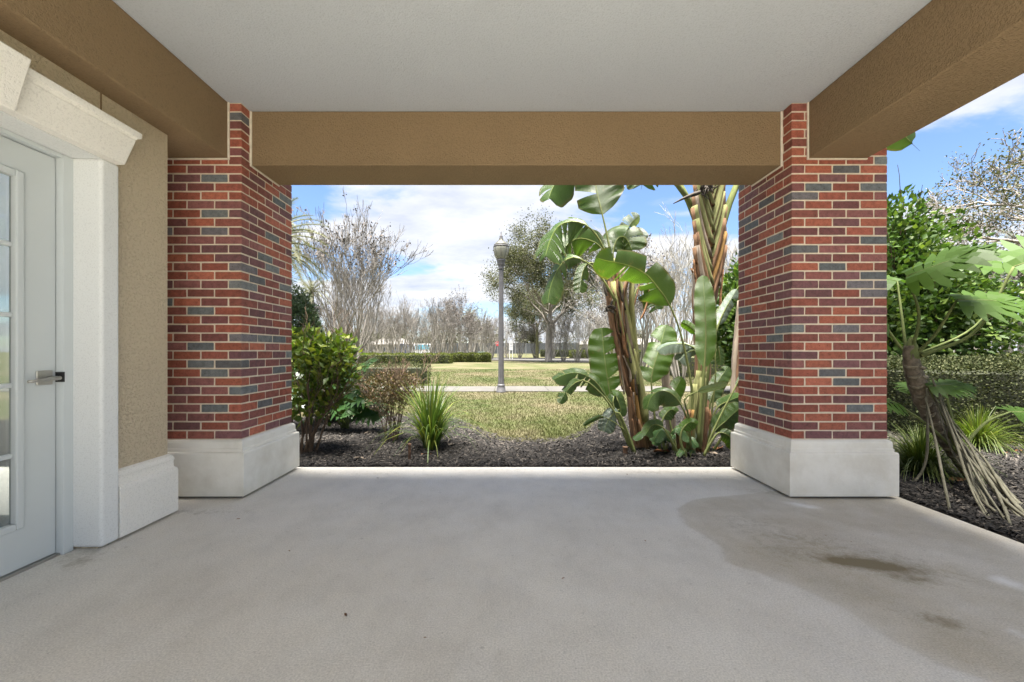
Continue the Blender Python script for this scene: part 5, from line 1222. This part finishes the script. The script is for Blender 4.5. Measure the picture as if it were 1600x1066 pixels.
# vehicles
M['van_blue'] = m_plain('van_blue', (.10, .36, .50), .35); M['van_white'] = m_plain('van_white', (.66, .68, .70), .35); M['car_navy'] = m_plain('car_navy', (.05, .06, .10), .3); M['tyre'] = m_plain('tyre', (.02, .02, .02), .8)
n = NT('window_glass'); n.col((.06, .07, .09)); n.set(.08, 0, .6); M['wglass'] = n.m
def vehicle(name, label, cat, x, Y, prof, wid, split, mlow, mup, wheels, wins):
    t = thing(name, label, cat, (x, Y, GZ)); y0, y1 = Y, Y + wid
    mb = MB(); mb.loft([[(x + a, y, GZ + .02 + b) for a, b in prof] for y in (y0, y1)]); body = bevel(part('body', mb, M[mlow], t), .06)
    if mup: part('upper_panel', MB().box(x + split[0], x + split[1], y0 - .012, y1 + .012, GZ + split[2], GZ + split[3]), M[mup], t)
    for a, b, c, d in wins: part('window', MB().box(x + a, x + b, y0 - .02, y0 - .004, GZ + c, GZ + d), M['wglass'], t)
    for wx_ in wheels:
        for yy in (y0 - .02, y1 - .18):
            ws = MB(); ws.loft([[(x + wx_ + .33 * math.cos(a), y, GZ + .33 + .33 * math.sin(a)) for a in np.linspace(0, 2 * math.pi, 16, endpoint=False)] for y in (yy, yy + .2)]); wo_ = part('wheel', ws, M['tyre'], t)
            ws = MB(); ws.loft([[(x + wx_ + .19 * math.cos(a), y, GZ + .33 + .19 * math.sin(a)) for a in np.linspace(0, 2 * math.pi, 12, endpoint=False)] for y in (yy - .006, yy + .01)]); part('rim', ws, M['sign_grey'], t, parent=wo_)
YV = 84
vehicle('delivery_van', 'pale van with a turquoise upper body parked behind the bare trees', 'van', (656 - CX) / F * YV, YV, [(-2.1, .35), (2.2, .35), (2.2, 1.2), (2.05, 2.35), (1.8, 2.6), (-1.1, 2.6), (-1.7, 1.6), (-2.1, 1.3)], 1.9, (-.9, 2.0, 1.45, 2.45), 'van_white', 'van_blue', (-1.3, 1.4), [(-1.45, -.95, 1.5, 2.1)])
vehicle('minivan', 'dark navy vehicle parked beside the pale van', 'car', (628 - CX) / F * YV, YV - 2, [(-1.7, .35), (1.6, .35), (1.6, 2.0), (1.2, 2.55), (.2, 2.6), (-.3, 2.2), (-.6, 1.45), (-1.7, 1.3)], 1.9, (0, 0, 0, 0), 'car_navy', None, (-1.0, 1.0), [(-.1, .5, 1.5, 2.15), (.62, 1.2, 1.5, 2.15), (-.3, .9, .8, 1.0)])
# low far buildings and the dark screen fence
M['far_wall'] = m_plain('far_wall', (.22, .20, .17), .9); M['far_roof'] = m_plain('far_roof', (.15, .14, .13), .9); M['screen'] = m_plain('screen_mesh', (.05, .055, .06), .9)
def far_house(px0, px1, Y, h, rh, label):
    x0, x1 = (px0 - CX) / F * Y, (px1 - CX) / F * Y; t = thing('bungalow', label, 'house', ((x0 + x1) / 2, Y, GZ)); part('wall', MB().box(x0, x1, Y, Y + 8, GZ, h), M['far_wall'], t)
    rf = MB(); e = .5; rf.add([(x0 - e, Y - e, h), (x1 + e, Y - e, h), (x1 + e, Y + 8 + e, h), (x0 - e, Y + 8 + e, h), (x0 + 3, Y + 4, h + rh), (x1 - 3, Y + 4, h + rh)], [(0, 1, 5, 4), (1, 2, 5), (2, 3, 4, 5), (3, 0, 4), (0, 3, 2, 1)]); part('roof', rf, M['far_roof'], t)
    k = x0 + 1.2
    while k < x1 - 1.6: 
        w_ = part('window', MB().box(k, k + 1.2, Y - .04, Y - .003, 1.0, 2.1), M['wglass'], t); part('frame', MB().box(k - .08, k + 1.28, Y - .03, Y - .002, .92, 1.0).box(k - .08, k + 1.28, Y - .03, Y - .002, 2.1, 2.18), M['sign_white'], t, parent=w_); k += 3.2
far_house(570, 642, 104, 2.8, 1.6, 'low tan bungalow behind the parked vehicles')
far_house(300, 480, 96, 2.8, 1.8, 'wide tan bungalow beyond the large bare crape myrtle')
far_house(905, 1120, 110, 2.9, 1.7, 'pale bungalow beyond the road right of the oak')
ft = thing('screen_fence', 'long dark mesh screen fence behind the far bare trees', 'fence', ((770 - CX) / F * 92, 92, GZ))
x0, x1 = (672 - CX) / F * 92, (905 - CX) / F * 92; nb = 14
for i in range(nb):
    a = x0 + (x1 - x0) * i / nb; b = x0 + (x1 - x0) * (i + 1) / nb; part('mesh_panel', MB().box(a + .06, b - .06, 91.97, 92.0, .5, 2.9), M['screen'], ft); part('post', MB().box(a - .05, a + .05, 91.95, 92.05, GZ, 3.0), M['post_grey'], ft)

# ---- the far wood, one mass of bare and leafy crowns
rg = np.random.default_rng(77); VS, FS, VL, FL = [], [], [], []; nv = nl = 0
r = random.Random(77)
def raw(me):
    n_ = len(me.vertices); v = np.empty(n_ * 3, np.float32); me.vertices.foreach_get('co', v); q = np.empty(len(me.loops), np.int32); me.loops.foreach_get('vertex_index', q); return v.reshape(-1, 3), q.reshape(-1, 4)
RAW = [(raw(a), raw(b)) for a, b, c in CR[:3]]
for i in range(80):
    Y = r.uniform(108, 150); x = r.uniform(-100, 150); s = r.uniform(1.1, 2.3) ; a = r.uniform(0, 6.28); ca_, sa_ = math.cos(a), math.sin(a)
    if r.random() < .5:
        for v, q in RAW[i % 3]:
            sel = slice(None, None, 1); w_ = np.stack([(v[:, 0] * ca_ - v[:, 1] * sa_) * s + x, (v[:, 0] * sa_ + v[:, 1] * ca_) * s + Y, v[:, 2] * s + GZ], 1); VS.append(w_); FS.append(q + nv); nv += len(w_)
    else:
        H = r.uniform(5, 9.5); m = 900; p, d = shell_points(m, rg, (x, Y, H * .62), (H * .5, H * .5, H * .40), .3, .6); v, f = leaf_cloud(p, d + rg.normal(0, .7, d.shape), .75, .3, rg); VL.append(v); FL.append(f + nl); nl += len(v)
tag(link('far_wood_branches', np_mesh('far_wood_branches', np.concatenate(VS), np.concatenate(FS)), M['twig_grey']), 'far grey mass of bare trees along the horizon', 'trees', kind='stuff')
tag(link('far_wood', np_mesh('far_wood', np.concatenate(VL), np.concatenate(FL)), M['oak_leaf']), 'far dull green mass of leafy trees along the horizon', 'trees', kind='stuff')
